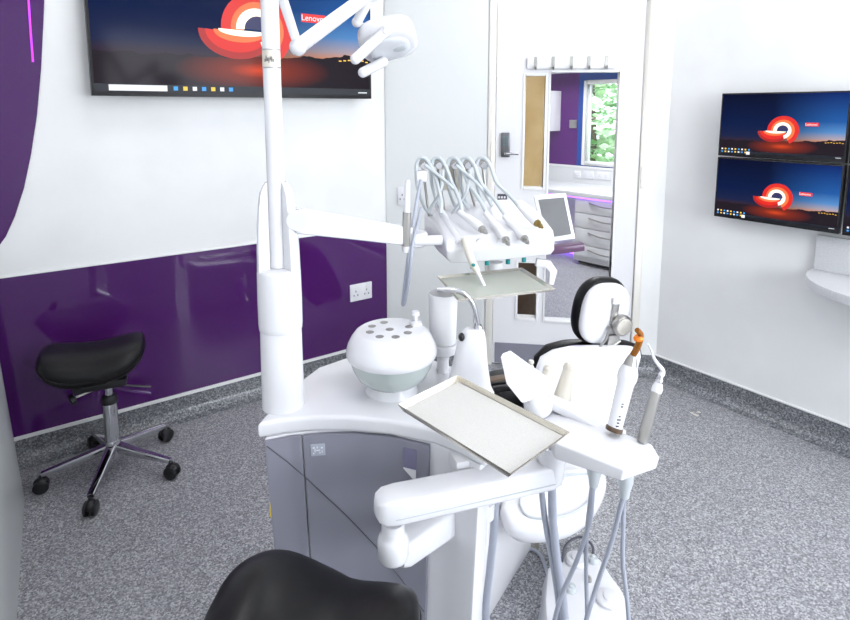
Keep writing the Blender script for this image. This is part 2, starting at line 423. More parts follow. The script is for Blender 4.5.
M['sw_red'] = em('glow_red', s2l(205, 30, 22)); M['sw_deep'] = em('glow_deep_red', s2l(160, 22, 20)); M['sw_or'] = em('glow_orange', s2l(250, 110, 60)); M['sw_wh'] = em('glow_white', s2l(255, 245, 225), 1.1)
M['sw_nv'] = em('glow_navy', s2l(40, 40, 85)); M['tagred'] = em('red_badge', s2l(225, 40, 40)); M['em_w'] = em('icon_white', s2l(225, 228, 235)); M['em_b'] = em('icon_blue', s2l(60, 150, 230)); M['em_y'] = em('icon_yellow', s2l(240, 190, 70)); M['bar'] = em('taskbar_black', s2l(14, 18, 30))
def flat(fr, pts, off, nm, m, parent, th=.0006):
    b = B(); prism(b, [fr.P(u, z, off) for u, z in pts], (fr.n.x*th, fr.n.y*th, 0)); return obj(nm, b, m, parent, smooth=False)
def text_on(fr, s, u, z, size, off, m, parent, nm='lettering'):
    cu = bpy.data.curves.new('txt', 'FONT'); cu.body = s; cu.size = size; cu.align_x = 'CENTER'; cu.align_y = 'CENTER'; cu.extrude = .0003
    o = bpy.data.objects.new('txt', cu); C.objects.link(o)
    me = bpy.data.meshes.new_from_object(o.evaluated_get(bpy.context.evaluated_depsgraph_get())); bpy.data.objects.remove(o)
    b = B(); b.from_mesh(me); c = fr.P(u, z, off)
    sg_ = 1 if V((fr.d.x, fr.d.y, 0)).cross(V((0,0,1))).dot(V((fr.n.x, fr.n.y, 0))) > 0 else -1
    for v in b.verts: v.co = c+V((fr.d.x, fr.d.y, 0))*v.co.x*sg_+V((0,0,1))*v.co.y+V((fr.n.x, fr.n.y, 0))*v.co.z
    return obj(nm, b, m, parent)
def screen(nm, cat, label, fr, u0, u1, z0, z1, off, th, bez, group, big=False, bot=None, picture=True):
    bot = bot or bez
    t = thing(nm, label, cat, fr.P((u0+u1)/2, z0, off), group)
    b = B(); fbox(b, fr, u0, u1, z0, z1, off, off+th); obj('casing', b, 'blackp', t, .002)
    b = B(); fbox(b, fr, (u0+u1)/2-.06, (u0+u1)/2+.06, (z0+z1)/2-.06, (z0+z1)/2+.06, .0, off); obj('wall_bracket', b, 'blackp', t)
    su0, su1, sz0, sz1 = u0+bez, u1-bez, z0+bot, z1-bez; W, Hh = su1-su0, sz1-sz0
    b = B(); vs = [b.verts.new(fr.P(u, z, off+th+.0008)) for u, z in ((su0,sz0), (su1,sz0), (su1,sz1), (su0,sz1))]
    f = b.faces.new(vs); uvl = b.loops.layers.uv.new('UVMap')
    for l, c in zip(f.loops, ((0,0), (1,0), (1,1), (0,1))): l[uvl].uv = c
    me = bpy.data.meshes.new('display'); loc = V(t.location)
    bmesh.ops.translate(b, verts=b.verts, vec=-loc); b.to_mesh(me); b.free(); me.materials.append(M['paper'])
    s = bpy.data.objects.new('display', me); C.objects.link(s); s.parent = t
    o1 = off+th+.001
    def Q(x, y): return (su0+x*W, sz0+y*Hh)
    cu, cz = .535, .41; R = .235*Hh
    def A(x, y, r, a0, a1, n=26, sy=1.): return [(Q(x, y)[0]+r*math.cos(math.radians(a0+(a1-a0)*i/n)), Q(x, y)[1]+sy*r*math.sin(math.radians(a0+(a1-a0)*i/n))) for i in range(n+1)]
    def arc(x, y, r0, r1, a0, a1): return A(x, y, r1, a0, a1)+A(x, y, r0, a1, a0)
    flat(fr, A(cu-.075, cz-.02, R*1.02, 178, 352, sy=.72), o1, 'picture_tail', 'sw_deep', s)
    flat(fr, A(cu-.075, cz-.02, R*.84, 178, 352, sy=.66), o1+.0006, 'picture_tail_inner', 'sw_red', s)
    flat(fr, arc(cu, cz, R*.40, R, -62, 190), o1+.0012, 'picture_swirl', 'sw_red', s)
    flat(fr, arc(cu, cz, R*.40, R*.74, -62, 185), o1+.0018, 'picture_swirl_inner', 'sw_or', s)
    flat(fr, arc(cu-.004, cz, R*.34, R*.57, -75, 182), o1+.0024, 'picture_glow', 'sw_wh', s)
    flat(fr, A(cu-.066, cz-.018, R*.70, 176, 350, sy=.42), o1+.0024, 'picture_tail_glow', 'sw_or', s)
    flat(fr, A(cu-.055, cz-.012, R*.66, 174, 355, sy=.24), o1+.0030, 'picture_tail_shine', 'sw_wh', s)
    flat(fr, A(cu+.0, cz+.0, R*.36, 0, 180), o1+.0032, 'picture_centre', 'sw_nv', s)
    # badge with lettering
    bx, by, bw = .755, .515, .05
    flat(fr, [Q(bx-bw, by-.028), Q(bx+bw, by-.028), Q(bx+bw, by+.028), Q(bx-bw, by+.028)], o1+.001, 'badge', 'tagred', s)
    text_on(fr, 'Lenovo', *Q(bx-.004, by), Hh*.055, o1+.0025, 'em_w', s, 'badge_lettering')
    # shore lights, icons and task bar
    for k in range(7): x = .86+k*.02; y = .235+(k % 3)*.004; flat(fr, [Q(x, y), Q(x+.012, y), Q(x+.012, y+.008), Q(x, y+.008)], o1+.001, 'shore_light', 'em_y', s)
    flat(fr, [Q(0, 0), Q(1, 0), Q(1, .045), Q(0, .045)], o1+.0008, 'taskbar', 'bar', s)
    if big:
        flat(fr, [Q(.04, .006), Q(.215, .006), Q(.215, .040), Q(.04, .040)], o1+.002, 'search_box', 'em_w', s)
        xs = [.235+.031*k for k in range(7)]
    else: xs = [.02+.03*k for k in range(9)]
    for k, x in enumerate(xs):
        flat(fr, [Q(x, .012), Q(x+.014, .012), Q(x+.014, .036), Q(x, .036)], o1+.002, 'taskbar_icon', ('em_b', 'em_y', 'em_w')[k % 3], s)
    if not big:
        for k in range(9):
            x = .02+.03*k; flat(fr, [Q(x, .06), Q(x+.014, .06), Q(x+.014, .085), Q(x, .085)], o1+.002, 'desktop_icon', ('em_w', 'em_y', 'em_b')[k % 3], s)
        x = .245; flat(fr, [Q(x, -.01), Q(x+.03, -.01), Q(x+.03, .04), Q(x, .04)], o1+.0024, 'search_icon', 'em_w', s)
    else:
        for x, y in ((.02, .96), (.02, .80)):
            flat(fr, [Q(x, y), Q(x+.03, y), Q(x+.03, y+.03), Q(x, y+.03)], o1+.002, 'desktop_icon', 'em_w', s)
    flat(fr, [Q(.945, .015), Q(.985, .015), Q(.985, .022), Q(.945, .022)], o1+.002, 'clock', 'em_w', s)
    return t
u0, z0 = TV.hit(92, 96, .09); u1, z0b = TV.hit(371.5, 98.5, .09); print('tv', u1-u0, z0, z0b)
screen('television', 'television', 'large wall mounted television with red swirl picture above purple panel', TV, u0, u1, (z0+z0b)/2, (z0+z0b)/2+(u1-u0)*.575, .05, .04, .010, None, True, .016)
# right-hand monitor wall
mo = .09
ua, zt_ = RT.hit(722.2, 93.4, mo); ub, zm = RT.hit(721, 156.7, mo); uc, zb = RT.hit(717, 217, mo); ud = RT.hit(838, 233.6, mo)[0]
print('mon', ua, uc, ud, zt_, zm, zb, RT.hit(838, 233.6, mo)[1], RT.hit(848.5, 164, mo)[1])
w = ud-ua; zb = (zb+RT.hit(838, 233.6, mo)[1])/2; zm = (zm+RT.hit(848.5, 164, mo)[1])/2; g_ = .012
for i, (x0, z0_, z1_, lb) in enumerate(((ua, zm+.003, zt_, 'upper left monitor of four on right wall with red swirl picture'), (ua, zb, zm-.003, 'lower left monitor of four on right wall with red swirl picture'),
        (ua+w+g_, zm+.003, zt_, 'upper right monitor of four, cut off by the photo edge'), (ua+w+g_, zb, zm-.003, 'lower right monitor of four, cut off by the photo edge'))):
    screen('monitor', 'monitor', lb, RT, x0, x0+w, z0_, z1_, .06, .03, .006, 'monitors on the right wall', False, .014)
# floating speckled worktop under the monitors
wu, wz = RT.hit(811, 273, .16); print('worktop', wu, wz)
wz = RT.hit(835, 285, .2)[1]
us = RT.hit(815, 255, .02)[0]
t = thing('worktop', 'floating pale speckled worktop with rounded end below the monitors', 'worktop', RT.P(us+.6, wz, 0))
pp = [(us-.01, .001)]+[(us-.01+.30*(1-math.cos(math.pi/2*i/10)), .02+.30*math.sin(math.pi/2*i/10)) for i in range(11)]+[(us+1.4, .33), (us+1.4, .001)]
b = B(); prism(b, [RT.P(u, wz-.035, o) for u, o in pp], (0, 0, .035)); obj('counter', b, 'speck', t, .004)
uz = RT.hit(818, 235, .02)[1]
b = B(); fbox(b, RT, us, us+1.4, wz, uz, .001, .022); obj('upstand', b, 'speck', t, .002)
# ================================================================ ROOM BEYOND THE DOOR
BT = -.12
P2 = onz(592, 267.5, 0)
d2 = V((math.sin(math.radians(137)), math.cos(math.radians(137))))
F2 = Frame((P2.x, P2.y), (P2.x+d2.x, P2.y+d2.y), (0, 3.2))            # cabinet front plane
W2 = F2.shift(-.55)
CE2 = 2.3
h = lambda px, py, fr=W2, off=0: fr.hit(px, py, off)
winL = h(583, 120)[0]; winR = winL+.95; wzt = h(600, 80)[1]; wzb = h(598, 166)[1]
print('W2 window', winL, wzt, wzb, 'wt', F2.hit(592, 190), F2.hit(575, 197), F2.hit(612, 197))
b = B(); holes(b, W2, -2.6, h(578, 120)[0], 0, CE2, -.12, 0, []); struct('wall_far', b, 'purple_w')
b = B(); holes(b, W2, h(578, 120)[0], 3.2, 0, CE2, -.12, 0, [(winL, winR, wzb, wzt)]); struct('wall_far_right', b, 'blue')
b = B(); holes(b, W2, winL, winR, wzb, wzt, -.09, .008, [(winL+.035, winR-.035, wzb+.035, wzt-.035)]); wf = struct('window_2', b, 'trim_w', bevel=.003)
b = B(); fbox(b, W2, winL+.035, winR-.035, wzb+.035, wzt-.035, -.06, -.055); obj('glass_pane', b, 'glass', wf)
# enclosing walls, floor, ceiling (own polygon)
q0 = W2.P(-2.6, 0); q1 = W2.P(3.2, 0); e0 = BK.P(-1.2, 0, -.12); e1 = BK.P(BK.L+2.2, 0, -.12)
for nm, aa, bb in (('wall_beyond_left', e0, q0), ('wall_beyond_right', q1, e1)):
    fr = Frame((aa.x, aa.y), (bb.x, bb.y), (1.0, 4.2)); b = B(); fbox(b, fr, 0, fr.L, 0, CE2, -.1, 0); struct(nm, b, 'wall')
b = B(); fbox(b, BK, -1.2, 0, 0, CE2, -.24, -.12); fbox(b, BK, BK.L, BK.L+2.2, 0, CE2, -.24, -.12); struct('wall_beyond_near', b, 'wall')
pl = [BK.P(-1.2, 0, -.12), BK.P(BK.L+2.2, 0, -.12), q1, q0]
b = B(); prism(b, [(p.x, p.y, -.05) for p in pl], (0, 0, .05)); struct('floor_beyond', b, 'floor')
b = B(); prism(b, [(p.x, p.y, CE2) for p in pl], (0, 0, .05)); struct('ceiling_beyond', b, 'ceil')
# drawers, worktop, upstand, led
cu0 = F2.hit(574, 230)[0]; wtz = F2.hit(595, 194)[1]; print('wtz', wtz)
t = thing('drawer_cabinet', 'white drawer cabinet with curved handles seen through the door opening', 'cabinet', F2.P(cu0+.3, 0, -.27))
CW = .62
b = B(); fbox(b, F2, cu0, cu0+CW, .08, wtz-.045, -.54, -.02); obj('carcass', b, 'white_s', t)
b = B(); fbox(b, F2, cu0+.02, cu0+CW-.02, 0, .08, -.5, -.06); obj('plinth', b, 'blackp', t)
zs = [wtz-.05, wtz-.18, wtz-.31, wtz-.46, wtz-.60, .085]
for k in range(5):
    b = B(); fbox(b, F2, cu0+.004, cu0+CW-.004, zs[k+1]+.003, zs[k]-.003, -.02, 0); dd_ = obj('drawer', b, 'white_s', t, .002)
    b = B(); zc = zs[k]-.035
    tube(b, [F2.P(cu0+.14+i*.045, zc-.018*math.sin(math.pi*i/8), .004+.022*math.sin(math.pi*i/8)) for i in range(9)], .006, 8); obj('handle', b, 'steel', dd_)
b = B(); fbox(b, F2, cu0+CW+.01, cu0+CW+.62, .08, wtz-.045, -.54, 0); tag(obj('cupboard', b, 'white_s'), 'white base cupboard right of the drawers in the next room', 'cupboard')
t = thing('worktop', 'long speckled grey worktop below the window in the next room', 'worktop', F2.P(0, wtz, -.27))
b = B(); fbox(b, F2, cu0-1.25, cu0+1.3, wtz-.04, wtz, -.54, .02); obj('counter', b, 'speck', t, .003)
b = B(); fbox(b, F2, cu0-1.25, cu0+1.3, wtz, h(598, 169)[1], -.548, -.53); obj('upstand', b, 'speck', t)
b = B(); fbox(b, F2, cu0-1.25, cu0+1.3, h(598, 169)[1], h(598, 167)[1]-.002, -.548, -.525); obj('upstand_cap', b, 'trim_w', t)
b = B(); fbox(b, F2, cu0-1.2, cu0+1.25, wtz-.052, wtz-.041, .002, .012); tag(obj('glow_strip', b, 'led'), 'violet glowing light strip under the worktop in the next room', 'light')
b = B(); fbox(b, F2, cu0-1.2, cu0-.03, .0, wtz-.045, -.54, -.28); tag(obj('cupboard', b, 'white_s'), 'white recessed panel cupboard left of the drawers in the next room', 'cupboard')
b = B(); fbox(b, F2, cu0-1.2, cu0-.04, .01, .02, -.27, -.25); tag(obj('glow_strip', b, 'led'), 'violet glowing strip at the foot of the recessed cupboard', 'light')
for x0, x1, lb in ((574, 581, 'left'), (583.5, 594, 'middle'), (597, 610, 'right')):
    socket('wall_socket', W2, x0, 171+(x0-574)*.05, x1, 178+(x0-574)*.06, lb+' one of three white sockets above the far worktop', .02)
wl = h(538, 110)[0]; wr = h(561, 110)[0]
t = thing('wall_cupboard', 'white wall cupboard on the purple wall in the next room', 'cupboard', W2.P((wl+wr)/2, h(555, 133, W2, .3)[1], 0))
b = B(); fbox(b, W2, wl-.3, wr, h(555, 132, W2, .3)[1], h(555, 90, W2, .3)[1], .001, .3); obj('carcass', b, 'white_s', t, .004)
b = B(); fbox(b, W2, wl-.28, wr-.005, h(555, 131, W2, .3)[1], h(555, 91, W2, .3)[1], .3, .315); obj('door', b, 'white_s', t, .002)
u, z = h(573.5, 124); b = B(); fbox(b, W2, u-.04, u+.04, z-.04, z+.04, .001, .012); tag(obj('light_switch', b, 'steel', None, .002), 'small metal switch on the purple wall left of the window', 'switch')
# lilac-lit bulkhead at top of the opening
z = h(590, 72)[1]
b = B(); fbox(b, W2, -2.6, 3.2, z+.0, CE2, 0, .22); struct('trim_9', b, 'wall')
# oak cupboard and dark cupboard seen through the narrow door panes
oz = BK.shift(-.75)
ux0, ux1 = oz.hit(505, 120)[0], oz.hit(548.5, 120)[0]
t = thing('tall_cupboard', 'oak tall cupboard seen through the narrow upper door pane', 'cupboard', oz.P((ux0+ux1)/2, 0, -.25))
zc = oz.hit(535, 225)[1]
b = B(); fbox(b, oz, ux0, ux1, zc, 1.95, -.22, 0); obj('carcass', b, 'wood', t)
b = B(); fbox(b, oz, ux0+.002, (ux0+ux1)/2-.03, zc+.01, 1.94, 0, .018); obj('door', b, 'wood', t, .002)
b = B(); fbox(b, oz, (ux0+ux1)/2-.027, ux1-.002, zc+.01, 1.94, 0, .018); obj('door', b, 'wood', t, .002)
b = B(); fbox(b, oz, ux0, ux1-.05, .0, zc-.002, -.22, 0); obj('base_panel', b, 'brown', t)
# ceiling lamp beyond
b = B(); c = V((1.3, 4.3, CE2-.03)); box(b, c, (.9, .9, .03)); tag(obj('ceiling_light', b, 'lamp'), 'square ceiling light of the next room', 'light')
# outdoors: trees and lawn beyond the window
b = B(); g0 = W2.P(0, 0, -.6); prism(b, [W2.P(-6, -.06, -.2), W2.P(8, -.06, -.2), W2.P(8, -.06, -14), W2.P(-6, -.06, -14)], (0,0,.02)); struct('floor_lawn', b, 'grass')
def tree(px, Y, hgt, rad, lb, sd):
    rnd = random.Random(sd); c = at(px, 110, Y); base = V((c.x, c.y, -.03))
    t = thing('tree', lb, 'tree', base)
    b = B(); tube(b, [base, base+V((.05, 0, hgt*.3)), base+V((0, .05, hgt*.75))], [.09, .07, .03], 8); obj('trunk', b, 'bark', t)
    b = B()
    for k in range(1500):
        d = V((rnd.gauss(0, 1), rnd.gauss(0, 1), rnd.gauss(0, 1))).normalized()*rnd.uniform(.45, 1)
        p = base+V((d.x*rad, d.y*rad, hgt*.5+d.z*hgt*.48)); s = rnd.uniform(.05, .11)
        x, y = axes(V((rnd.gauss(0,1), rnd.gauss(0,1), rnd.gauss(0,1)+1)))
        vs = [b.verts.new(p+x*s), b.verts.new(p+y*s*.6), b.verts.new(p-x*s), b.verts.new(p-y*s*.6)]; b.faces.new(vs)
    obj('foliage', b, 'leaf', t)
tree(590, 8.2, 3.0, 1.0, 'leafy green tree at the left of the far window', 1)
tree(640, 10.6, 3.8, 1.1, 'leafy green tree at the right of the far window', 2)
# ================================================================ CEILING LIGHTS (main room)
mid = (TVL+K1+K2+V(RT.P(2.9, 0)[:2])+V(LF.P(2.9, 0)[:2]))/5
k = 0
for a_ in (-.75, .75):
    for c_ in (-.95, .75):
        p = mid+TV.d*a_+dR*c_
        t = thing('ceiling_light', 'square ceiling light panel number of four overhead', 'light', (p.x, p.y, CEIL-.03), 'ceiling light panels'); t['label'] = 'square flat ceiling light panel overhead in the surgery'
        ang = math.atan2(TV.d.y, TV.d.x)
        b = B(); box(b, (p.x, p.y, CEIL-.014), (.62, .62, .026), ang); obj('frame', b, 'trim_w', t)
        b = B(); box(b, (p.x, p.y, CEIL-.030), (.58, .58, .006), ang); obj('diffuser', b, 'lamp', t)
# ================================================================ SADDLE STOOLS
def stool(name, label, hub, seat_c, seat_rz, rot0, R, seat_z, sa, sb, group, tilt=0., rise=.05, sc=.045, fn=None):
    hx, hy = hub
    t = thing(name, label, 'stool', (hx, hy, 0), group)
    b = B(); lathe(b, (hx, hy, .06), [(.012, 0), (.032, .005), (.034, .03), (.028, .06), (.026, .075)], 24); obj('hub', b, 'chrome', t, .002)
    for k in range(5):
        a_ = math.radians(rot0+72*k); d = V((math.cos(a_), math.sin(a_), 0))
        p = V((hx, hy, .105)); q = V((hx, hy, .066))+d*R
        b = B(); beam(b, [p+d*.02, p+d*R*.35+V((0,0,-.0125)), p+d*R*.7+V((0,0,-.027)), q], [.036, .032, .026, .022], [.034, .028, .022, .016])
        lg = obj('leg', b, 'chrome', t)
        b = B(); s_ = V((-d.y, d.x, 0)); cst = V((hx, hy, .0))+d*(R+.004)
        tube(b, [cst+V((0,0,.035)), cst+V((0,0,.062))], .006, 8)
        ell(b, cst+V((0,0,.036)), (.024, .017, .020), Matrix((d, s_, V((0,0,1)))).transposed())
        ca = obj('caster', b, 'blackp', lg)
        b = B()
        for sg_ in (-1, 1):
            lathe(b, cst+V((0,0,.025))+s_*.009*sg_, [(.010, 0), (.0245, .001), (.025, .008), (.021, .0115), (.008, .0125)], 20, s_*sg_)
        c2 = obj('caster_wheel', b, 'blackp', lg)
    b = B(); lathe(b, (hx, hy, .10), [(.025, 0), (.025, seat_z*.45), (.023, seat_z*.46), (.014, seat_z*.465), (.014, seat_z-.16)], 24); obj('gas_column', b, 'chrome', t)
    b = B(); lathe(b, (hx, hy, .10+seat_z*.45), [(.028, -.02), (.028, .0), (.02, .012)], 20); obj('column_collar', b, 'blackp', t, .002)
    sx, sy = seat_c; Rz = Matrix.Rotation(seat_rz, 3, 'Z') @ Matrix.Rotation(tilt, 3, 'Y')
    b = B(); box(b, (hx*.5+sx*.5, hy*.5+sy*.5, seat_z-.075), (.17, .13, .03), seat_rz); obj('seat_mechanism', b, 'blackp', t, .01)
    def sad(q):
        x, y = q.x/sa, q.y/sb
        return V((q.x, q.y*(1-.18*x), q.z+rise*(abs(x)**2.2)-.06*abs(y)**2.4+(.012 if x < 0 else 0)))
    if fn: sad = fn
    b = B(); ell(b, (sx, sy, seat_z), (sa, sb, sc), Rz, .66, 48, 24, sad); obj('seat', b, 'leather', t)
    # welt along the rim of the seat end
    b = B(); ring = [V((sx, sy, seat_z))+Rz @ sad(V((sa*math.copysign(abs(math.cos(p))**.66, math.cos(p))*1.0, sb*math.copysign(abs(math.sin(p))**.66, math.sin(p)), -.004))) for p in [2*math.pi*i/48 for i in range(49)]]
    tube(b, ring, .0028, 6); obj('piping', b, 'leather', t)
    d = Rz @ V((1, 0, 0)); e = V((hx, hy, seat_z-.09))
    b = B(); tube(b, [e, e+V((.05, -.01, 0)), e+V((.17, -.03, .004))], .0035, 8); obj('lever', b, 'steel', t)
    b = B(); tube(b, [e, e+V((-.085, -.06, -.022))], .005, 8); kn = obj('tilt_rod', b, 'steel', t)
    b = B(); lathe(b, e+V((-.085, -.06, -.022)), [(.008, 0), (.019, .003), (.020, .018), (.012, .022)], 18, V((-.5, -.6, -.3))); obj('tilt_knob', b, 'blackp', kn, .001)
    return t
cs = [onz(x, y, .027) for x, y in ((41, 486), (90, 511), (173, 471), (163, 435), (97, 437))]
hb = sum(cs, V((0,0,0)))/5; print('hub', hb)
sc_ = at(93.5, 361, 1.98); print('stool seat', sc_)
def seat_a(q):          # saddle: both lobes raised, edges drooping
    x, y = q.x/.165, q.y/.15
    return V((q.x, q.y*(1+.06*x*x), q.z*(1+.10*x*x)+.032*abs(x)**2-.022*abs(y)**2.2))
stool('saddle_stool', 'black saddle stool with chrome star base beside the purple panel', (hb.x, hb.y), (sc_.x, 1.985), math.radians(24), 208.6, .226, sc_.z+.004, .169, .145, None, tilt=0, sc=.048, fn=seat_a)
fc = onz(312, 640, .56); print('front stool', fc)
def seat_b(q):          # high domed left lobe falling to a lower right lobe
    x, y = q.x/.158, q.y/.17
    k = max(0., min(1., (.35-x)/1.0)); k = k*k*(3-2*k)
    return V((q.x, q.y*(1-.25*max(0, x)), q.z*(.95+.25*k)+.045*k+.046*max(0, x)**2-.05*abs(y)**2.4))
stool('saddle_stool', 'black saddle stool cut off by the bottom edge in front of grey cabinet', (fc.x+.02, fc.y-.02), (fc.x+.002, fc.y-.005), math.radians(-2), 15, .245, .537, .160, .17, None, tilt=math.radians(0), sc=.055, fn=seat_b)
# ================================================================ TREATMENT UNIT (cabinet, column, bowl)
ZT = .74
def zt3(px, py, z=ZT): return onz(px, py, z)
TH_ = .032
u = thing('treatment_unit', 'white and slate grey spittoon cabinet with round bowl and tall white column', 'dental unit', (-.1, 1.2, 0))
# worktop outline at z=ZT read on its top edge
tp = [(257, 424), (284, 419), (315, 416.5), (350, 416.5), (390, 420.5), (435, 429), (458, 438), (486, 452), (498, 440), (492, 395), (470, 372), (430, 358), (385, 352), (350, 356), (318, 367), (285, 392)]
tpw = [zt3(*p) for p in tp]
b = B(); prism(b, [p-V((0,0,TH_)) for p in tpw], (0, 0, TH_)); obj('worktop', b, 'white', u, .008, 3)
# raised lip / plinth of the top
cenU = sum(tpw, V((0,0,0)))/len(tpw)
# grey body under the front edge
def inset(p, k=.012): return p+(cenU-p).normalized()*k
fa = [inset(zt3(*p)) for p in tp[:6]]; 
rb = zt3(452, 436); 
ZB = .02
def low(p, tap):     # body narrows towards the floor
    q = p+(cenU-p)*tap; return V((q.x, q.y, ZB))
allp = [inset(p) for p in tpw]
b = B()
topz = ZT-TH_
rings(b, [[V((p.x, p.y, ZB)) + (cenU-p)*V((.16, .16, 0)).x*V((1,1,0)).x*0 for p in []]] if False else [[V((low(p, .13).x, low(p, .13).y, ZB)) for p in allp], [V((p.x, p.y, topz)) for p in allp]])
obj('body_shell', b, 'white', u, .006)
def skin(i0, i1, f0, f1, z0, z1, off, nm, m, par=u, bev=.002, n=10):
    """curved panel following the front of the body between outline points"""
    b = B(); r0, r1 = [], []
    top_, bot_ = [], []
    seg = allp[i0:i1+1]
    L_ = [0]
    for p, q in zip(seg, seg[1:]): L_.append(L_[-1]+(q-p).length)
    def along(t):
        s_ = t*L_[-1]
        for k in range(len(seg)-1):
            if s_ <= L_[k+1]+1e-9:
                v = (s_-L_[k])/(L_[k+1]-L_[k]); return seg[k].lerp(seg[k+1], v)
        return seg[-1]
    def pt(t, z, o):
        p = along(t); q = low(p, .13); k = (z-ZB)/(topz-ZB); c = V((q.x, q.y, 0)).lerp(V((p.x, p.y, 0)), k)
        nrm = (along(min(1, t+.01))-along(max(0, t-.01))).cross(V((0,0,1))).normalized()
        if nrm.dot(V((0,-1,0))) < 0: nrm = -nrm
        return V((c.x, c.y, z))+V((nrm.x, nrm.y, 0))*o
    rs = []
    for i in range(n+1):
        t = f0+(f1-f0)*i/n
        rs.append([pt(t, z0, .0), pt(t, z0, off), pt(t, z1, off), pt(t, z1, .0)])
    rings(b, rs); return obj(nm, b, m, par, bev), pt
pn, pt = skin(0, 5, 0, .215, .06, topz-.004, .010, 'side_door', 'grey')
pn2, pt = skin(0, 5, .222, 1, .06, topz-.004, .010, 'front_door', 'grey', n=16)
# diagonal groove
b = B(); g = [pt(t, z, .0105) for t, z in ((.01, topz-.012), (.12, topz-.055), (.214, topz-.09))]
tube(b, g, .0009, 6); obj('groove', b, 'grey_d', pn)
b = B(); g = [pt(t, z, .0105) for t, z in ((.223, topz-.094), (.45, topz-.18), (.65, topz-.25), (.85, topz-.32), (.99, topz-.37))]
tube(b, g, .0009, 6); obj('groove', b, 'grey_d', pn2)
# square badge and finger recess
def quadplate(t0, t1, z0, z1, o0, o1):
    b = B(); hexa(b, [pt(t0, z0, o0), pt(t1, z0, o0), pt(t1, z0, o1), pt(t0, z0, o1), pt(t0, z1, o0), pt(t1, z1, o0), pt(t1, z1, o1), pt(t0, z1, o1)]); return b
bd = obj('badge', quadplate(.262, .352, topz-.048, topz-.022, .0102, .0125), M['hose'], pn2, .0015)
for a_, c_, e_, f_ in ((.288, .300, .019, .022), (.298, .304, .023, .030), (.308, .330, .0255, .0275), (.312, .318, .018, .022), (.326, .332, .030, .034), (.338, .352, .020, .023), (.288, .296, .031, .034), (.342, .348, .027, .033)):
    obj('badge_mark', quadplate(a_-.013, c_-.013, topz-f_-.009, topz-e_-.009, .0125, .0135), M['white'], bd)
rc = obj('finger_recess', quadplate(.845, .925, topz-.062, topz-.018, .0095, .0115), mat('recess_grey', s2l(120, 116, 142), .4), pn2)
b = B(); hexa(b, [pt(.845, topz-.062, .0116), pt(.925, topz-.085, .0116), pt(.925, topz-.085, .013), pt(.845, topz-.062, .013), pt(.845, topz-.060, .0116), pt(.925, topz-.060, .0116), pt(.925, topz-.060, .013), pt(.845, topz-.060, .013)])
obj('recess_lip', b, 'white', rc)
b = B(); q = pt(.02, topz-.155, .008); box(b, q+V((-.006, .004, 0)), (.008, .006, .03)); obj('yellow_tag', b, 'yellow', u, .001)
# low rear box with floor edge, right of body
b = B(); q = [onz(476, 640, 0), onz(532, 548, 0), onz(505, 530, 0), onz(440, 580, 0)]
prism(b, q, (0, 0, .30)); obj('service_box', b, 'white', u, .006)
b = B(); q = at(463, 462, 1.0); box(b, q, (.045, .05, .035), .3); obj('small_catch_box', b, 'white_s', u, .005)
# column: lower tube, cover, half shell and pole
pc = onz(283.6, 404, ZT); cx, cy = pc.x, pc.y; print('column', cx, cy)
YC = cy
zc = lambda py: at(280, py, YC).z
b = B(); lathe(b, (cx, cy, 0), [(.0435, ZT-.001), (.0430, ZT+.012), (.0415, zc(328)), (.041, zc(327))], 40); obj('column_foot', b, 'white', u)
b = B(); lathe(b, (cx, cy, 0), [(.0430, zc(328)), (.0440, zc(322)), (.0442, zc(300)), (.0432, zc(270)), (.040, zc(268)), (.018, zc(268)+.002)], 40); obj('column_cover', b, 'white', u, .001)
b = B(); rs = []
for py, ro in ((271, .0432), (250, .0420), (225, .0400), (205, .0365), (193, .033), (186, .027), (182, .021)):
    z = zc(py); r = []
    ri = min(.0178, ro-.003)
    for j in range(17):
        a_ = math.radians(-42+ (264)*j/16); r.append(V((cx+ro*math.cos(a_), cy+ro*math.sin(a_), z)))
    for j in range(17):
        a_ = math.radians(222-(264)*j/16); r.append(V((cx+ri*math.cos(a_), cy+ri*math.sin(a_), z)))
    rs.append(r)
rings(b, rs); obj('column_half_shell', b, 'white', u, .002)
# front pocket sheath with rounded mouth
# cuspidor bowl
bc = onz(392, 389, ZT); bc.z = ZT; print('bowl', bc)
kb = .100
b = B(); lathe(b, bc, [(.058, 0), (.056, .004), (.050, .018), (.046, .024)], 48); obj('bowl_foot', b, 'white', u)
b = B(); lathe(b, bc, [(.045, .016), (.060, .022), (.076, .036), (.087, .056), (.0925, .080), (.090, .082)], 48); obj('bowl', b, 'bowl', u)
b = B(); lathe(b, bc, [(.088, .078), (.0965, .080), (.0985, .085), (.0985, .094), (.095, .106), (.088, .120), (.080, .131), (.073, .1355), (.068, .137)], 56); lid = obj('bowl_lid', b, 'white', u)
for k in range(9):
    a_ = 2*math.pi*k/8+.35; r_ = .042 if k < 8 else 0
    if k in (1,): continue
    p = bc+V((math.cos(a_)*r_*1.05-.004, math.sin(a_)*r_*1.05, .1366)); b = B(); lathe(b, p, [(.0088, 0), (.0090, .0008), (.0074, .0012)], 20); obj('lid_hole', b, 'dark', lid)
p = bc+V((.052, .030, .1365)); b = B(); lathe(b, p, [(.014, 0), (.013, .006), (.004, .008), (.004, .02), (.009, .022), (.008, .03)], 20); obj('rinse_nozzle', b, 'white', lid)
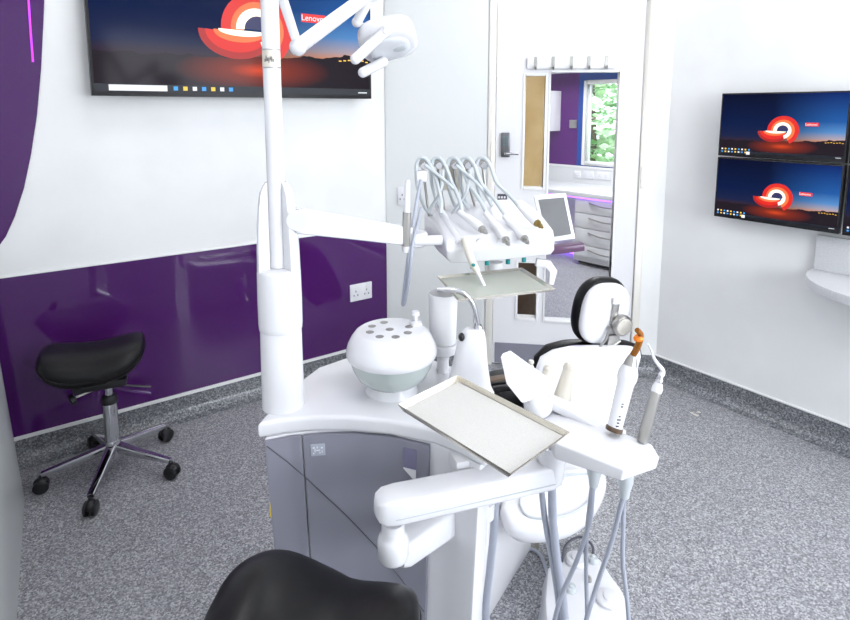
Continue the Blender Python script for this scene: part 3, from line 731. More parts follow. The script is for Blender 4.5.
# cup platform and cup
cp = at(443, 342, 1.27); print('cup', cp)
b = B(); lathe(b, (cp.x, cp.y, ZT), [(.014, 0), (.014, .03), (.016, cp.z-ZT-.034), (.037, cp.z-ZT-.02), (.038, cp.z-ZT-.003), (.036, cp.z-ZT)], 36); obj('cup_platform', b, 'white', u)
b = B(); zcup = cp.z+.001; lathe(b, (cp.x, cp.y, zcup), [(.030, 0), (.0335, .105), (.0340, .118), (.0330, .1185), (.0322, .105), (.0288, .003)], 36)
tag(obj('cup', b, 'cup'), 'frosted white cup standing beside the lidded bowl', 'cup')
# filler housing with chrome spout
sp0 = at(473, 384, 1.13); Y0 = 1.17
q = lambda x, y, Y=Y0: at(x, y, Y)
b = B(); rs = []
for y, xl, xr, dp in ((404, 443, 494, .07), (386, 447, 491, .062), (362, 453, 487.5, .05), (340, 458, 486, .042), (331, 463, 484.5, .036), (328, 467, 482, .026)):
    l, r = q(xl, y), q(xr, y); c = (l+r)/2; w_ = (r-l).length/2
    rs.append([V((c.x+w_*math.copysign(abs(math.cos(2*math.pi*j/28))**.75, math.cos(2*math.pi*j/28)), c.y+dp*.5*math.copysign(abs(math.sin(2*math.pi*j/28))**.75, math.sin(2*math.pi*j/28)), max(c.z, ZT-.001))) for j in range(28)])
rings(b, rs); hs = obj('filler_housing', b, 'white', u)
b = B(); ell(b, q(461.5, 337, Y0-.02), (.007, .010, .009)); obj('sensor_window', b, 'blackp', hs)
b = B(); tube(b, [q(478, 332), q(476, 318), q(473, 305), q(467, 296), q(459, 291.5), q(448, 289.5), q(437, 289)], [.0075, .0065, .006, .006, .006, .0055, .005], 14, True); obj('chrome_spout', b, 'chrome', u)
b = B(); lathe(b, q(478.5, 333), [(.010, 0), (.010, .012), (.007, .018)], 18, (-.05, 0, 1)); obj('spout_collar', b, 'chrome', u)
# ================================================================ OPERATING LIGHT on its pole
zp0 = zc(268)+.003
t = thing('operating_light', 'white overhead dental lamp with jointed arms on a tall thin pole', 'lamp', (cx, cy, zp0))
b = B(); lathe(b, (cx, cy, 0), [(.0170, zp0), (.0170, 1.70), (.015, 1.76)], 32); obj('pole', b, 'white', t)
for py in (50, 68):
    b = B(); lathe(b, (cx, cy, zc(py)), [(.0173, -.0012), (.0177, 0), (.0173, .0012)], 32); obj('pole_ring', b, 'steel', t)
b = B(); lathe(b, (cx, cy, zc(68)), [(.0172, .002), (.0172, zc(50)-zc(68)-.002)], 32); pl_ = obj('pole_label', b, 'cream_p', t)
for k in range(7):
    a_ = math.radians(-118+k*9); b = B(); box(b, (cx+.0174*math.cos(a_), cy+.0174*math.sin(a_), zc(60)+.002*((k*5) % 3)-.002), (.0012, .0012, .006+.004*(k % 2))); obj('scale_mark', b, 'grey_d', pl_)
YE = 1.27
el = at(298, 47, YE)
b = B(); beam(b, [V((cx, cy, 1.735)), V((cx+.01, cy+.01, 1.72)), at(283, 0, 1.25), el+V((-.002, 0, .01))], .018, .024, V((0, 1, 0))); obj('upper_arm', b, 'white', t)
b = B(); ell(b, el, (.019, .022, .019)); obj('elbow_joint', b, 'white', t)
j2 = at(372, -8, 1.34)
b = B(); tube(b, [el, el.lerp(j2, .5), j2], [.0165, .0160, .0145], 18); obj('spring_arm', b, 'white', t)
b = B(); ell(b, j2, (.02, .02, .022)); obj('end_joint', b, 'white', t)
h0 = at(357, 22, 1.36)
b = B(); tube(b, [j2, j2.lerp(h0, .55), h0], [.013, .0125, .0115], 16); ell(b, h0, (.0125, .0125, .0125)); obj('drop_link', b, 'white', t)
b = B(); tube(b, [h0, at(366, 27, 1.38)], .006, 12); obj('swivel', b, 'white', t)
# head
hc = at(388, 41, 1.40)
hx = (at(413, 33, 1.40)-at(363, 45, 1.40)).normalized(); hn = V((.18, -.45, -.87)); hn = (hn-hx*hn.dot(hx)).normalized(); hy = hn.cross(hx)
R3 = Matrix((hx, hy, hn)).transposed()
b = B(); ell(b, hc, (.069, .066, .040), R3, .62, 36, 18, lambda q: V((q.x, q.y, q.z*(1.0 if q.z < 0 else .62)))); hd = obj('lamp_head', b, 'white', t)
b = B(); ell(b, hc+hn*.0235, (.050, .046, .006), R3, .8, 32, 8); obj('lens', b, 'lens', hd)
b = B(); ell(b, hc+hn*.028+hx*.024, (.018, .012, .003), R3, .9, 20, 6); obj('inner_reflector', b, 'hose_l', hd)
for x0, y0, x1, y1, Y in ((386, 31, 355.5, 59, 1.325), (383, 62, 363, 72.5, 1.40)):
    b = B(); tube(b, [at(x0, y0, Y), at(x1, y1, Y-.01)], .0122, 16); ell(b, at(x1, y1, Y-.01), (.0122, .0122, .0122)); ell(b, at(x0, y0, Y), (.0125, .0125, .0125)); obj('grab_handle', b, 'white', t)
b = B(); lathe(b, at(386, 31, 1.3115), [(.0075, 0), (.006, .002)], 18, (0, -1, 0)); obj('handle_cap', b, 'lens', t)
# ================================================================ DELIVERY UNIT on its arm
t = thing('instrument_delivery_unit', 'white instrument head with hanging hoses on a long arm from the column', 'dental instrument unit', at(490, 262, 1.35))
DU = t
b = B(); ya, yb = YC, 1.36
# arm: from the column to the head, thick box section
p0 = at(292, 219.5, ya); p1 = at(405, 235.5, yb)
b = B(); beam(b, [p0, p0.lerp(p1, .05), p0.lerp(p1, .5), p1], [.045, .048, .048, .05], [.046, .052, .048, .046], bx_=.25); obj('support_arm', b, 'white', t)
b = B(); lathe(b, at(297, 220.5, ya-.024), [(.021, 0), (.020, .003)], 26, (0, -1, 0)); obj('pivot_disc', b, 'white_s', t)
b = B(); tube(b, [at(402, 241, yb-.02), at(442, 240, yb-.01)], .0125, 18); ell(b, at(404, 241, yb-.02), (.0128, .0128, .0128)); obj('side_handle', b, 'white', t)
b = B(); lathe(b, at(414, 246, yb+.01), [(.026, 0), (.034, .006), (.034, .03), (.03, .036)], 30); obj('arm_swivel', b, 'white_s', t)
# head body
YF, YB = 1.33, 1.50
prof = lambda xs, Y: [at(*p, Y) for p in xs]
b = B()
def sect(xf, ybot, ytop, xb, ybb, ybt):
    return [at(xf, ybot, YF), at(xf-1, (ybot+ytop)/2, YF-.012), at(xf-1, ytop, YF), at((xf+xb)/2, (ytop+ybt)/2-3, (YF+YB)/2), at(xb, ybt, YB), at(xb, ybb, YB), at((xf+xb)/2, (ybot+ybb)/2+3, (YF+YB)/2)]
rs = [sect(447, 258, 242, 424, 232, 214), sect(451, 263.5, 240, 428, 236, 208), sect(470, 263, 236, 446, 236, 204), sect(500, 260.5, 233, 474, 234, 201), sect(530, 257.5, 230, 502, 231, 199), sect(551, 255, 228, 522, 229, 199), sect(555, 250, 231, 527, 226, 203)]
rings(b, rs); obj('head_body', b, 'white', t, .009, 3)
# instrument rests: raised ribs on the sloping top
for k, (xf, xb) in enumerate(((468, 446), (488, 464), (508, 482), (527, 499), (543, 513))):
    b = B(); tube(b, [at(xf-8, 243, YF-.005), at((xf+xb)/2-9, 224, (YF+YB)/2-.01), at(xb-8, 206, YB-.01)], [.010, .011, .009], 12, True); obj('instrument_rest', b, 'white', t)
# whip rods, rollers, hoses
tops = [(419, 159), (434, 160), (450, 158), (463, 158), (479, 157)]
ends = [((441, 214), (462, 232)), ((462, 212), (483, 230)), ((487, 214), (506, 242)), ((506, 217), (525, 241)), ((520, 208), (538, 225))]
for k, ((tx, ty), (m_, e_)) in enumerate(zip(tops, ends)):
    b = B(); tube(b, [at(tx+10+k*1.5, 216, YB-.03), at(tx+6, 185, YB-.03), at(tx+3, 163, YB-.03)], .0035, 10); rod = obj('whip_rod', b, 'steel', t)
    b = B(); box(b, at(tx+5, 163, YB-.035), (.026, .016, .020)); obj('rod_bracket', b, 'steel', rod, .003)
    b = B(); lathe(b, at(tx+5, 166, YB-.052), [(.008, 0), (.009, .002), (.009, .014), (.008, .016)], 18, (0, 1, 0)); obj('roller', b, 'chrome', rod)
    b = B(); tube(b, [at(tx-3, 166, YB-.05), at(tx, 159, YB-.05), at(tx+6, 158.5, YB-.055), at(tx+12, 167, YB-.06), at(tx+18, 183, YB-.07), at((tx+18+m_[0])/2+2, (183+m_[1])/2+1, 1.40), at(m_[0], m_[1], 1.37)], .0050, 10, True)
    obj('instrument_hose', b, 'hose_l', t)
    b = B(); tube(b, [at(tx-3, 166, YB-.05), at(tx-2, 185, YB-.05), at(tx+6, 208, YB-.04), at(tx+20, 220, YB-.04)], .0042, 10, True); obj('return_hose', b, 'hose_l', t)
for (xa, ya_), (xb_, yb_) in (((443, 170), (428, 212)), ((470, 172), (452, 214)), ((425, 165), (468, 208)), ((456, 165), (492, 206))):
    b = B(); tube(b, [at(xa, ya_, YB-.06), at((xa+xb_)/2+5, (ya_+yb_)/2, YB-.08), at(xb_, yb_, YB-.06)], .0042, 10, True); obj('crossing_hose', b, 'hose_l', t)
b = B(); box(b, at(452, 178, YB-.02), (.055, .012, .065)); obj('rod_panel', b, 'cream_p', t, .004)
b = B(); box(b, at(422, 176, YB-.05), (.030, .02, .030)); obj('rod_block', b, 'white', t, .006)
for px, py in ((472.5, 266.5), (487, 263), (508, 262), (524, 260)):
    b = B(); lathe(b, at(px, py-3, YF+.01), [(.0055, 0), (.0055, .012)], 12, (0, 0, -1)); obj('teal_button', b, 'teal', t)
# right end: screen, handle, white bracket
scr = [at(545, 243, 1.43), at(575.5, 238.5, 1.43), at(566, 192.5, 1.47), at(534, 195.5, 1.47)]
nrm = (scr[1]-scr[0]).cross(scr[3]-scr[0]).normalized()
if nrm.y < 0: nrm = -nrm
b = B(); prism(b, scr, nrm*.016); sc2 = obj('touch_screen', b, 'white', t, .003)
cS = sum(scr, V((0,0,0)))/4
b = B(); prism(b, [cS+(p-cS)*.80-nrm*.0012 for p in scr], nrm*.001)
M['scr'] = mat('switched_off_screen', (.30, .30, .31), .2, .85)
obj('screen_glass', b, 'scr', sc2)
b = B(); box(b, at(547, 247, 1.44), (.05, .05, .022), .1); obj('screen_foot', b, 'white', t, .005)
M['aub'] = mat('aubergine_handle', s2l(88, 62, 88), .3)
b = B(); beam(b, [at(550, 249.5, 1.36), at(566, 248, 1.36), at(581.5, 246, 1.37)], .03, .021); obj('grip_handle', b, 'aub', t)
b = B(); beam(b, [at(536, 262, 1.37), at(548, 264, 1.37), at(553, 271, 1.37), at(551, 284, 1.37)], [.02, .022, .02, .012], [.016, .018, .014, .010], V((0, 1, 0))); obj('tray_bracket', b, 'white', t)
b = B(); tube(b, [at(495, 262, 1.40), at(495, 284, 1.40)], .02, 16); obj('tray_post', b, 'white_s', t)
# long looping hose and syringe holder at the left of the head
b = B(); tube(b, [at(421, 180, 1.40), at(416, 205, 1.37), at(410, 245, 1.34), at(406, 275, 1.33), at(403, 303, 1.33), at(405, 300, 1.325), at(409.5, 275, 1.32), at(412, 248, 1.32), at(418, 222, 1.36), at(421, 208, 1.4)], .0042, 10, True); obj('hanging_hose', b, 'hose', t)
# instruments
def instr(nm, lb, pts, rad, m, tip=None, cat='dental instrument', group=None, extra=None):
    t = thing(nm, lb, cat, pts[0], group); b = B(); tube(b, pts, rad, 14); obj('handle', b, m, t)
    if tip:
        b = B(); tube(b, tip[0], tip[1], 12, len(tip[0]) > 2); obj('tip', b, tip[2], t)
    return t
lbs = ['white air syringe with teal button resting with its nozzle hanging over the tray', 'white instrument second from the left on the delivery head', 'white handpiece with metal coupling in the middle of the delivery head', 'white handpiece with metal coupling second from the right on the delivery head', 'white instrument with brass tip farthest right on the delivery head']
def hp(k, a, m1, e, Yx, r, tipc):
    A_, M_, E_ = at(*a, 1.365), at(*m1, 1.34), at(*e, Yx)
    t = thing('handpiece', lbs[k], 'dental instrument', E_, 'instruments on the delivery head')
    b = B(); tube(b, [A_, A_.lerp(M_, .5), M_, M_.lerp(E_, .6), E_], [.0065, .0085, .0105, .0115, .0095], 16); obj('body', b, 'white_s', t)
    d = (E_-M_).normalized(); b = B(); tube(b, [E_, E_+d*.006, E_+d*.007, E_+d*.016, E_+d*.017, E_+d*.022], [.0095, .0090, .0065, .0060, .0040, .0030], 14); obj('metal_coupling', b, tipc, t)
hp(1, (459, 212), (472, 221), (481, 228.5), 1.315, 1, 'steel')
hp(2, (485, 213), (497, 227), (505, 239), 1.305, 1, 'steel')
hp(3, (504, 216), (516, 228), (524, 238), 1.305, 1, 'steel')
M['brass'] = mat('brass_tip', s2l(140, 120, 70), .3, .9)
hp(4, (519, 206), (529, 216), (536.5, 222.5), 1.32, 1, 'brass')
t = thing('air_syringe', lbs[0], 'dental instrument', at(466, 239, 1.31), 'instruments on the delivery head')
b = B(); tube(b, [at(465, 239, 1.32), at(468, 250, 1.30), at(473, 264, 1.285), at(477.5, 272, 1.28)], [.0095, .0095, .0090, .0080], 14); obj('handle', b, 'cream_p', t)
b = B(); tube(b, [at(477, 271, 1.28), at(482, 281, 1.27), at(486, 289, 1.26), at(489.5, 291.5, 1.25)], [.006, .0045, .004, .0035], 10, True); obj('nozzle', b, 'white', t)
b = B(); ell(b, at(473.5, 265, 1.274), (.005, .005, .004)); obj('button', b, 'teal', t)
t = thing('suction_handpiece', 'grey and white suction handpiece upright at the left end of the delivery head', 'dental instrument', at(406, 246, 1.33))
b = B(); tube(b, [at(406, 246, 1.325), at(407, 212, 1.325)], [.0095, .0105], 16); obj('grip', b, 'steel', t)
b = B(); tube(b, [at(407, 212, 1.325), at(407.5, 182, 1.325), at(407.8, 180, 1.325)], [.0075, .0065, .005], 14); obj('tube', b, 'white', t)
b = B(); tube(b, [at(406, 246, 1.325), at(406, 252, 1.325)], [.0105, .008], 14); obj('socket_collar', b, 'white_s', t)
# ================================================================ TRAYS
def tray(label, corners, z, rim_h, liner, cdir=1):
    P_ = [V((p.x, p.y, z)) for p in corners]; cc = sum(P_, V((0,0,0)))/4
    t = thing('instrument_tray', label, 'tray', cc)
    inn = [cc+(p-cc)*.93 for p in P_]; dn = V((0,0,-rim_h))
    b = B(); prism(b, [p+dn-V((0,0,.002)) for p in inn], (0, 0, .002)); obj('base', b, 'steel_w', t)
    for i in range(4):
        a0, a1, b0, b1 = P_[i], P_[(i+1) % 4], inn[i], inn[(i+1) % 4]
        b = B(); hexa(b, [b0+dn-V((0,0,.002)), b1+dn-V((0,0,.002)), a1-V((0,0,.0015)), a0-V((0,0,.0015)), b0+dn, b1+dn, a1, a0]); obj('rim', b, 'steel_w', t)
    if liner:
        i2 = [cc+(p-cc)*.925 for p in P_]; b = B(); prism(b, [p+dn+V((0,0,.0003)) for p in i2], (0, 0, .0012)); obj('liner', b, liner, t)
    return t
FT = [onz(x, y, .85) for x, y in ((398, 404), (511, 474), (570, 432), (457, 375))]
tray('steel rimmed tray with perforated white liner in front of the bowl', FT, .85, .010, 'tray')
BT_ = [onz(x, y, .955) for x, y in ((437, 276), (457, 299.5), (555.5, 288.5), (522, 267.5))]
M['tray_b'] = mat('grey_steel_liner', s2l(186, 190, 180), .35, .25)
tray('empty grey steel tray under the instrument delivery head', BT_, .955, .006, 'tray_b')
# ================================================================ ASSISTANT ARM with instrument holder
t = thing('assistant_arm', 'white jointed assistant arm with angular instrument holder in the foreground', 'dental arm', at(394, 548, .93))
AA = t
YA = .90
e0, e1 = at(391, 505, .89), at(548, 472, 1.0)
dA = (e1-e0).normalized(); sA = V((dA.y, -dA.x, 0)).normalized()
b = B(); beam(b, [e0-dA*.028, e0-dA*.024, e0-dA*.012, e0+dA*.01, e0.lerp(e1, .3), e1, e1+dA*.02, e1+dA*.028], [.018, .036, .050, .056, .056, .050, .040, .02], [.022, .036, .046, .048, .046, .048, .042, .02], bx_=.28); up1 = obj('upper_arm', b, 'white', t)
b = B(); prism(b, [e0+sA*.0275+V((0,0,-.008)), e1+sA*.0255+V((0,0,-.008)), e1+sA*.0255+V((0,0,-.0095)), e0+sA*.0275+V((0,0,-.0095))], sA*.0012); obj('seam', b, 'hose_l', up1)
b = B(); lathe(b, at(393, 537, .895), [(.018, -.040), (.025, -.038), (.027, -.032), (.027, -.004), (.024, .004), (.020, .010), (.020, .03)], 32); obj('elbow_joint', b, 'white', t)
l0, l1 = at(402, 549, .93), at(470, 500, 1.08)
b = B(); beam(b, [l0-V((.01, .012, 0)), l0, l0.lerp(l1, .5), l1, l1+V((.02, .03, 0))], [.04, .052, .056, .056, .05], [.040, .050, .060, .070, .070]); obj('lower_arm', b, 'white', t)
b = B(); tube(b, [at(484, 500, 1.02), at(484, 516, 1.02)], [.022, .020], 18); obj('hose_outlet', b, 'white', t)
# post up to the holder
b = B(); lathe(b, at(551, 482, 1.0), [(.017, 0), (.023, .012), (.025, .04), (.030, .062), (.03, .085)], 28); obj('holder_post', b, 'white', t)
b = B(); ell(b, at(541, 438, .99), (.022, .018, .012)); tube(b, [at(541, 440, .99), at(548, 462, 1.0)], .008, 10); obj('tray_clamp', b, 'blackp', t)
# tray carrier bar
b = B(); beam(b, [at(551, 452, 1.0), V((FT[2].x-.05, FT[2].y-.0, .832)), V((FT[0].x*.4+FT[2].x*.6, FT[0].y*.4+FT[2].y*.6, .832))], .02, .008); obj('tray_carrier', b, 'white', t)
# angular holder block, drawn from its top face corners
zb_ = .80
top = [onz(500, 400, zb_), onz(522, 388, zb_), onz(585, 407, zb_), onz(655, 447, zb_+.002), onz(660, 460, zb_), onz(626, 468, zb_), onz(560, 440, zb_)]
top = [onz(530, 404, zb_), onz(560, 398, zb_), onz(602, 424, zb_), onz(652, 444, zb_), onz(660, 457, zb_), onz(624, 470, zb_), onz(556, 443, zb_)]
low_ = [p+V((0, .0, -.030)) for p in top]; low_[5] += V((-.002, .004, .008)); low_[4] += V((-.003, .004, .006))
b = B(); rings(b, [low_, top]); blk = obj('holder_block', b, 'white', t, .0035, 3)
# raised wing with joint
wing = [at(500, 357, 1.02), at(508, 354, 1.04), at(549, 383, .99), at(543, 397, .97), at(522, 404, .96), at(506, 384, .99)]
b = B(); prism(b, wing, V((.006, .014, .002))); obj('holder_wing', b, 'white', t, .004)
b = B(); lathe(b, at(538, 404, .975), [(.022, -.014), (.026, -.008), (.026, .004), (.020, .012), (.012, .018)], 26, (-.2, -.25, 1)); obj('wing_joint', b, 'white', t)
b = B(); beam(b, [at(548, 400, .99), at(573, 412, .97), at(607, 434, .93)], [.03, .03, .026], [.018, .02, .016]); obj('holder_rail', b, 'white', t)
# hose outlets under the block and cables
for px, py, Y in ((594, 476, .90), (625, 487, .88)):
    b = B(); lathe(b, at(px, py, Y), [(.013, .028), (.013, .010), (.009, -.006), (.0075, -.018)], 20); obj('hose_outlet', b, 'hose_l', t)
def hose(nm, pts, r, m='hose'):
    b = B(); tube(b, pts, r, 12, True); return obj(nm, b, m, t)
hose('hose', [at(593, 486, .90), at(590, 520, .92), at(577, 560, .95), at(560, 600, .96), at(548, 650, .97), onz(540, 700, .25)], .0042)
hose('hose', [at(592, 486, .905), at(587, 530, .93), at(586, 570, .95), at(587, 620, .95), at(584, 680, .97)], .0038)
hose('hose', [at(623, 497, .88), at(612, 540, .90), at(597, 585, .92), at(585, 625, .92), at(570, 690, .94)], .0042)
hose('hose', [at(624, 497, .885), at(623, 530, .90), at(623, 565, .91), at(628, 610, .91), at(632, 690, .92)], .0040)
hose('suction_hose', [at(495, 500, 1.02), at(494, 530, 1.03), at(490, 570, 1.05), at(486, 610, 1.06), at(488, 660, 1.07)], .0080, 'hose')
hose('suction_hose', [at(541, 485, 1.03), at(545, 520, 1.06), at(552, 560, 1.08), at(558, 600, 1.10), at(562, 650, 1.10)], .0062, 'hose')
hose('suction_hose', [at(552, 484, 1.03), at(553, 520, 1.05), at(557, 560, 1.07), at(563, 600, 1.08), at(568, 660, 1.08)], .0088, 'hose')
# curing light with orange guard
p0, p1 = at(614, 430, .905), at(630, 366, .93)
d = (p1-p0).normalized(); L_ = (p1-p0).length
t = thing('curing_light', 'white pen shaped curing light with orange tip standing in the holder', 'dental instrument', p0)
b = B(); lathe(b, p0, [(.0125, 0), (.0130, L_*.35), (.0140, L_*.72), (.0165, L_*.80), (.0165, L_*.90), (.0135, L_*.98), (.0125, L_)], 28, d); bdy = obj('body', b, 'white', t)
b = B(); lathe(b, p0, [(.0140, -.002), (.0145, .004), (.0128, .006)], 28, d); obj('base_ring', b, 'brown', t)
b = B(); lathe(b, p1, [(.0120, 0), (.0095, .010), (.0055, .020)], 24, d); obj('metal_cone', b, 'steel', t)
b = B(); tube(b, [p1+d*.018, at(636, 350, .93), at(640, 340, .928), at(640.5, 334, .925), at(637, 330, .92)], [.0055, .0055, .0055, .005, .0045], 14, True); obj('light_guide', b, 'amber', t)
b = B(); lathe(b, at(638.5, 338, .926), [(.004, -.005), (.0085, -.002), (.0085, .001), (.005, .005)], 18, (-.3, -.2, 1)); obj('orange_guard', b, 'orange', t)
x_, y_ = axes(d)
for k, (fr_, w_) in enumerate(((.12, .005), (.17, .004), (.22, .006), (.27, .003), (.42, .004), (.46, .004))):
    c = p0+d*L_*fr_+V((-.002, -.0130, 0)); b = B(); box(b, c, (w_, .0012, .0022)); obj('marking', b, 'grey_d', bdy)
# scaler
p0, p1 = at(642, 442, .885), at(656.5, 391, .905); d = (p1-p0).normalized(); L_ = (p1-p0).length
t = thing('scaler', 'slim silver scaler handpiece with white cap standing in the holder', 'dental instrument', p0)
b = B(); lathe(b, p0, [(.0085, 0), (.0090, .008), (.0085, L_)], 24, d); obj('body', b, 'steel', t)
b = B(); lathe(b, p1, [(.0088, -.002), (.0090, .006), (.0060, .014)], 24, d); obj('white_cap', b, 'white', t)
b = B(); lathe(b, p1, [(.0060, .015), (.0060, .020), (.0045, .022), (.0045, .027)], 20, d); obj('metal_neck', b, 'chrome', t)
b = B(); q0_ = p1+d*.026; tube(b, [q0_, q0_+d*.010, at(655, 360, .905), at(651, 350, .905), at(648, 344, .905)], [.0052, .0040, .0026, .0018, .0012], 12, True); obj('tip', b, 'white', t)
# cream suction nozzles behind the block
for k, (a_, c_, lb) in enumerate((((560, 408), (570, 363), 'right of two cream suction nozzles leaning behind the holder'), ((541, 400), (550, 366), 'left of two cream suction nozzles leaning behind the holder'))):
    p0, p1 = at(*a_, 1.0), at(*c_, 1.03); t = thing('suction_nozzle', lb, 'dental instrument', p0, 'cream suction nozzles'); d = (p1-p0).normalized(); L_ = (p1-p0).length
    b = B(); lathe(b, p0, [(.018, 0), (.0155, L_*.3), (.0105, L_*.8), (.0100, L_*.83)], 22, d); obj('body', b, 'cream_p', t)
    b = B(); lathe(b, p0, [(.0108, L_*.83), (.0115, L_*.88), (.0095, L_*.98), (.0060, L_)], 22, d); obj('nozzle_cap', b, 'cream_p', t)
# ================================================================ PATIENT CHAIR (seen from behind)
base = onz(545, 540, 0)
t = thing('dental_chair', 'white backed patient chair with black upholstery and round headrest', 'chair', (.36, 1.9, 0))
CH = t
# backrest shell: lofted ribs from bottom to top, facing away
def rib(xl, xr, y, Y, dp, n=28):
    l, r = at(xl, y, Y), at(xr, y, Y); c = (l+r)/2; w_ = (r-l).length/2
    return [V((c.x+w_*math.copysign(abs(math.cos(2*math.pi*j/n))**.8, math.cos(2*math.pi*j/n)), c.y+dp*math.copysign(abs(math.sin(2*math.pi*j/n))**.9, math.sin(2*math.pi*j/n)), c.z)) for j in range(n)]
b = B(); rings(b, [rib(552, 592, 505, 1.56, .03), rib(548, 600, 480, 1.60, .035), rib(545, 608, 450, 1.66, .035), rib(541, 618, 420, 1.71, .035), rib(537, 630, 390, 1.76, .033), rib(535, 637, 370, 1.79, .03), rib(540, 641, 357, 1.81, .028), rib(552, 640, 350, 1.825, .022), rib(568, 632, 346.5, 1.83, .014)])
obj('backrest_shell', b, 'white', t)
b = B(); rings(b, [rib(552, 586, 500, 1.655, .03), rib(548, 600, 450, 1.765, .04), rib(540, 612, 410, 1.83, .04), rib(531, 634, 375, 1.865, .045), rib(534, 642, 356, 1.88, .042), rib(545, 640, 345.5, 1.89, .035), rib(560, 628, 341, 1.895, .02)])
obj('backrest_cushion', b, 'leather', t)
# seat and leg rest leading away
b = B(); beam(b, [V((.50, 1.74, .345)), V((.45, 1.85, .355)), V((.41, 1.98, .36)), V((.39, 2.06, .35))], [.34, .38, .38, .34], [.09, .09, .08, .06]); obj('seat_cushion', b, 'leather', t)
b = B(); beam(b, [V((.39, 2.07, .33)), V((.36, 2.16, .25)), V((.33, 2.26, .14)), V((.31, 2.32, .08))], [.34, .33, .30, .24], [.07, .07, .06, .04]); obj('leg_rest', b, 'leather', t)
b = B(); beam(b, [V((.52, 1.70, .29)), V((.45, 1.9, .30)), V((.40, 2.03, .30))], [.30, .32, .28], [.05, .05, .04]); obj('seat_underside', b, 'white', t)
# left arm support with clip-like fittings behind the housing
b = B(); beam(b, [at(486, 386, 1.78), at(510, 382, 1.80), at(537, 384, 1.84)], [.06, .07, .06], [.03, .035, .03]); ar = obj('armrest', b, 'leather', t)
b = B(); beam(b, [at(486, 380, 1.76), at(512, 376, 1.78), at(530, 377, 1.80)], [.03, .03, .03], [.008, .008, .008]); obj('armrest_trim', b, 'brown', ar)
for px, py in ((531, 364),):
    b = B(); lathe(b, at(px, py+6, 1.80), [(.008, 0), (.010, .01), (.006, .02), (.010, .026), (.008, .034)], 14); obj('tilt_button', b, 'cream_p', t)
# seat shell (rounded plate at the back, low)
zS = .30
out = [onz(x, y, zS) for x, y in ((500, 512), (508, 527), (530, 532), (566, 527), (592, 512), (604, 492), (606, 478), (598, 470), (560, 472), (520, 480), (505, 492))]
out = spline(out+[out[0]], 4)[:-1]; nO = len(out)
b = B(); rings(b, [[p+(sum(out, V((0,0,0)))/nO-p)*.12+V((0,0,-.045)) for p in out], [p+V((0,0,-.02)) for p in out], [V(p) for p in out], [p+(sum(out, V((0,0,0)))/nO-p)*.06+V((0,0,.012)) for p in out]]); sh = obj('seat_shell', b, 'white', t, .006)
b = B(); c_ = sum(out, V((0,0,0)))/nO; r_ = [c_+(p-c_)*.72+V((.01, -.005, .014)) for p in out]; tube(b, r_+[r_[0]], .0035, 8); obj('shell_groove', b, 'hose_l', sh)
b = B(); ell(b, at(574, 500, 1.52), (.04, .03, .05)); obj('back_hinge', b, 'white', t)
b = B(); beam(b, [at(556, 500, 1.50), at(572, 497, 1.49), at(585, 489, 1.49)], .012, .016); obj('hinge_slot', b, 'blackp', t)
# lifting column and base plate on the floor
b = B(); bp = onz(525, 543, 0); box(b, (bp.x-.03, bp.y+.22, .02), (.14, .50, .04)); obj('base_plate', b, 'steel_w', t, .006)
b = B(); box(b, (bp.x+.06, bp.y+.16, .16), (.16, .26, .26)); obj('lift_housing', b, 'white_s', t, .02, 3)
# headrest
hc = at(605, 314, 1.86); 
f_ = V((-.30, .95, .08)).normalized(); up = V((.10, 0, 1)); up = (up-f_*up.dot(f_)).normalized(); sx_ = up.cross(f_) 
RH = Matrix((sx_, up, f_)).transposed()     # local x side, y up, z facing (away from camera)
hw, hh = .100, .118
b = B(); ell(b, hc+f_*.035, (hw*1.02, hh*1.02, .045), RH, .8, 40, 20); obj('headrest_cushion', b, 'leather', t)
hc2 = hc-f_*.0
b = B(); ell(b, hc2+f_*.005, (hw*.93, hh*.93, .026), RH, .75, 40, 16); hsb = obj('headrest_shell', b, 'white', t)
K = lambda x, y, o: hc2+sx_*x+up*y-f_*o
sgn = 1 if sx_.x > 0 else -1
b = B(); box(b, K(.018*sgn, .020, .024), (.022, .090, .012), M4=RH); obj('slide_bar', b, 'steel', t, .003)
b = B(); box(b, K(.018*sgn, .058, .026), (.034, .022, .010), M4=RH); obj('slide_bracket', b, 'white_s', t, .003)
b = B(); lathe(b, K(.046*sgn, -.025, .026), [(.032, 0), (.037, .006), (.036, .020), (.031, .025)], 36, -f_); kn = obj('lock_knob', b, 'steel', t)
b = B(); lathe(b, K(.046*sgn, -.025, .0505), [(.029, 0), (.026, .0012)], 36, -f_); obj('knob_face', b, 'steel_w', kn)
b = B(); box(b, K(.030*sgn, -.083, .018), (.044, .036, .028), M4=RH); obj('headrest_mount', b, 'steel', t, .004)
b = B(); box(b, K(.030*sgn, -.120, .010), (.020, .07, .014), M4=RH); obj('mount_stem', b, 'steel', t, .002)
b = B(); tube(b, [K(.004*sgn, -.03, .03), K(-.004*sgn, -.075, .032), K(-.020*sgn, -.105, .030), K(-.012*sgn, -.118, .028), K(.02*sgn, -.108, .03), K(.058*sgn, -.085, .03)], .0045, 10, True); obj('release_lever', b, 'steel', t)
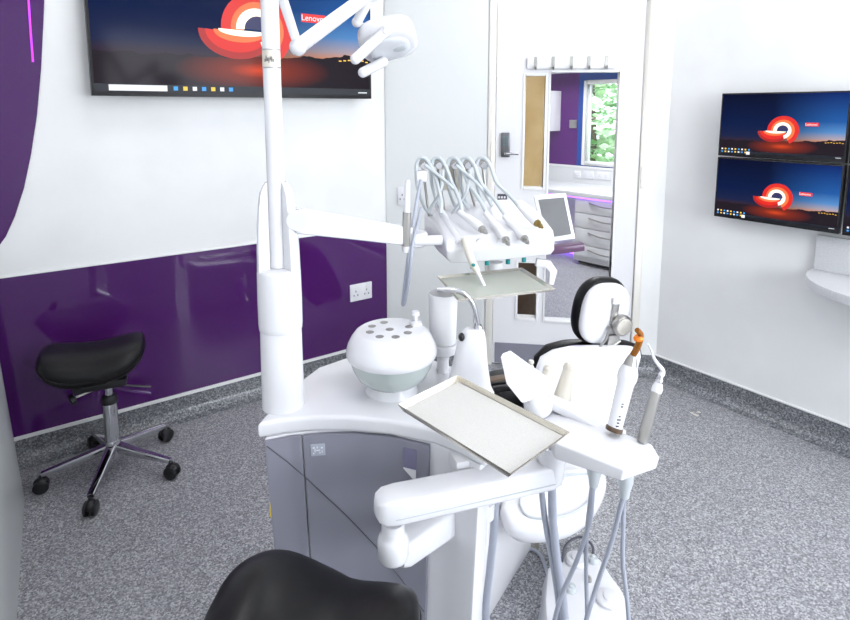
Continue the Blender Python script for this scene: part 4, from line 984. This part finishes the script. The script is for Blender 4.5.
# ================================================================ FOOT CONTROL
fc0 = onz(586, 606, 0)
t = thing('foot_control', 'white foot control with round pedals on the floor behind the hoses', 'foot pedal', (fc0.x, fc0.y, 0))
fo = [onz(x, y, .07) for x, y in ((548, 568), (572, 552), (596, 556), (612, 577), (626, 600), (632, 650), (596, 665), (556, 650), (546, 610))]
fo = spline(fo+[fo[0]], 4)[:-1]; cf = sum(fo, V((0,0,0)))/len(fo)
b = B(); rings(b, [[V((p.x, p.y, .002))+(V((p.x-cf.x, p.y-cf.y, 0)))*.14 for p in fo], [V((p.x, p.y, .045))+(V((p.x-cf.x, p.y-cf.y, 0)))*.04 for p in fo], fo]); bs = obj('housing', b, 'white', t, .006)
def disc(px, py, z, r, m, nm, hgt=.012):
    p = onz(px, py, z); b = B(); lathe(b, p, [(r, 0), (r, hgt*.6), (r*.85, hgt), (r*.5, hgt), (r*.45, hgt*1.3), (r*.3, hgt*1.4)], 30); return obj(nm, b, m, t)
disc(609, 600, .071, .033, 'white_s', 'round_pedal', .010); disc(571, 590, .071, .015, 'hose_l', 'small_button'); disc(576, 561, .071, .030, 'white_s', 'toe_disc', .012)
disc(593, 562, .071, .012, 'hose_l', 'small_button', .016); disc(589, 581, .071, .007, 'steel', 'small_button')
b = B(); tube(b, [onz(562, 562, .075), onz(566, 545, .10), onz(580, 537, .11), onz(592, 545, .10), onz(593, 556, .08)], .0035, 10, True); obj('carry_loop', b, 'grey_d', t)
b = B(); tube(b, [onz(548, 575, .02), onz(541, 556, .01), onz(530, 549, .008), onz(520, 556, .008), onz(500, 585, .008), onz(490, 600, .008)], .005, 10, True); obj('cable', b, 'hose', t)
b = B(); tube(b, [onz(550, 590, .02), onz(545, 600, .012), onz(538, 625, .008), onz(530, 660, .008)], .004, 10, True); obj('cable', b, 'hose', t)
# floor marks
b = B()
for dx, dy in ((0, 0), (3, 1.5), (7, -1), (5, 2.5)):
    p = onz(692+dx, 413+dy, .0); lathe(b, p, [(.008, 0), (.007, .0006)], 8)
tag(obj('floor_mark', b, 'cream_p'), 'small pale scuff mark on the floor near the right wall', 'floor mark')
# ================================================================ LIGHT, WORLD, CAMERA
w = bpy.data.worlds.new('World'); bpy.context.scene.world = w; w.use_nodes = True
bg = w.node_tree.nodes['Background']; bg.inputs[0].default_value = (.80, .90, 1, 1); bg.inputs[1].default_value = 3.0
sd = bpy.data.lights.new('sun', 'SUN'); sd.energy = 4.; sd.angle = .02; so = bpy.data.objects.new('sun', sd); C.objects.link(so); so.rotation_euler = (math.radians(35), math.radians(25), 0)
def area(nm, p, n, sx, sy, e, col=(1,1,1)):
    l = bpy.data.lights.new(nm, 'AREA'); l.shape = 'RECTANGLE'; l.size = sx; l.size_y = sy; l.energy = e; l.color = col
    o = bpy.data.objects.new(nm, l); C.objects.link(o); o.location = p; o.rotation_euler = V(n).to_track_quat('-Z', 'Y').to_euler(); return o
pw = RR.P((w0+w1)/2, 1.55, .02); area('window_daylight', pw, (RR.n.x, RR.n.y, 0), (w1-w0)*.95, 1.15, WIN_E, (.93, .96, 1))
area('next_room_light', (1.35, 4.2, CE2-.08), (0, 0, -1), 1.6, 1.2, 36, (.93, .95, 1))
s = bpy.context.scene
s.view_settings.view_transform = 'Standard'; s.view_settings.look = 'None'; s.view_settings.gamma = 1; s.view_settings.exposure = EXPO
s.view_settings.use_curve_mapping = False
cd = bpy.data.cameras.new('camera'); cam = bpy.data.objects.new('camera', cd); C.objects.link(cam)
cam.location = (0, 0, H); cam.rotation_euler = (math.pi/2-TH, 0, 0); cd.sensor_fit = 'HORIZONTAL'; cd.sensor_width = 36; cd.lens = 36*F/850.
cd.shift_y = -(310-CY)/850.; cd.clip_start = .02; s.camera = cam
for o in C.objects: pass
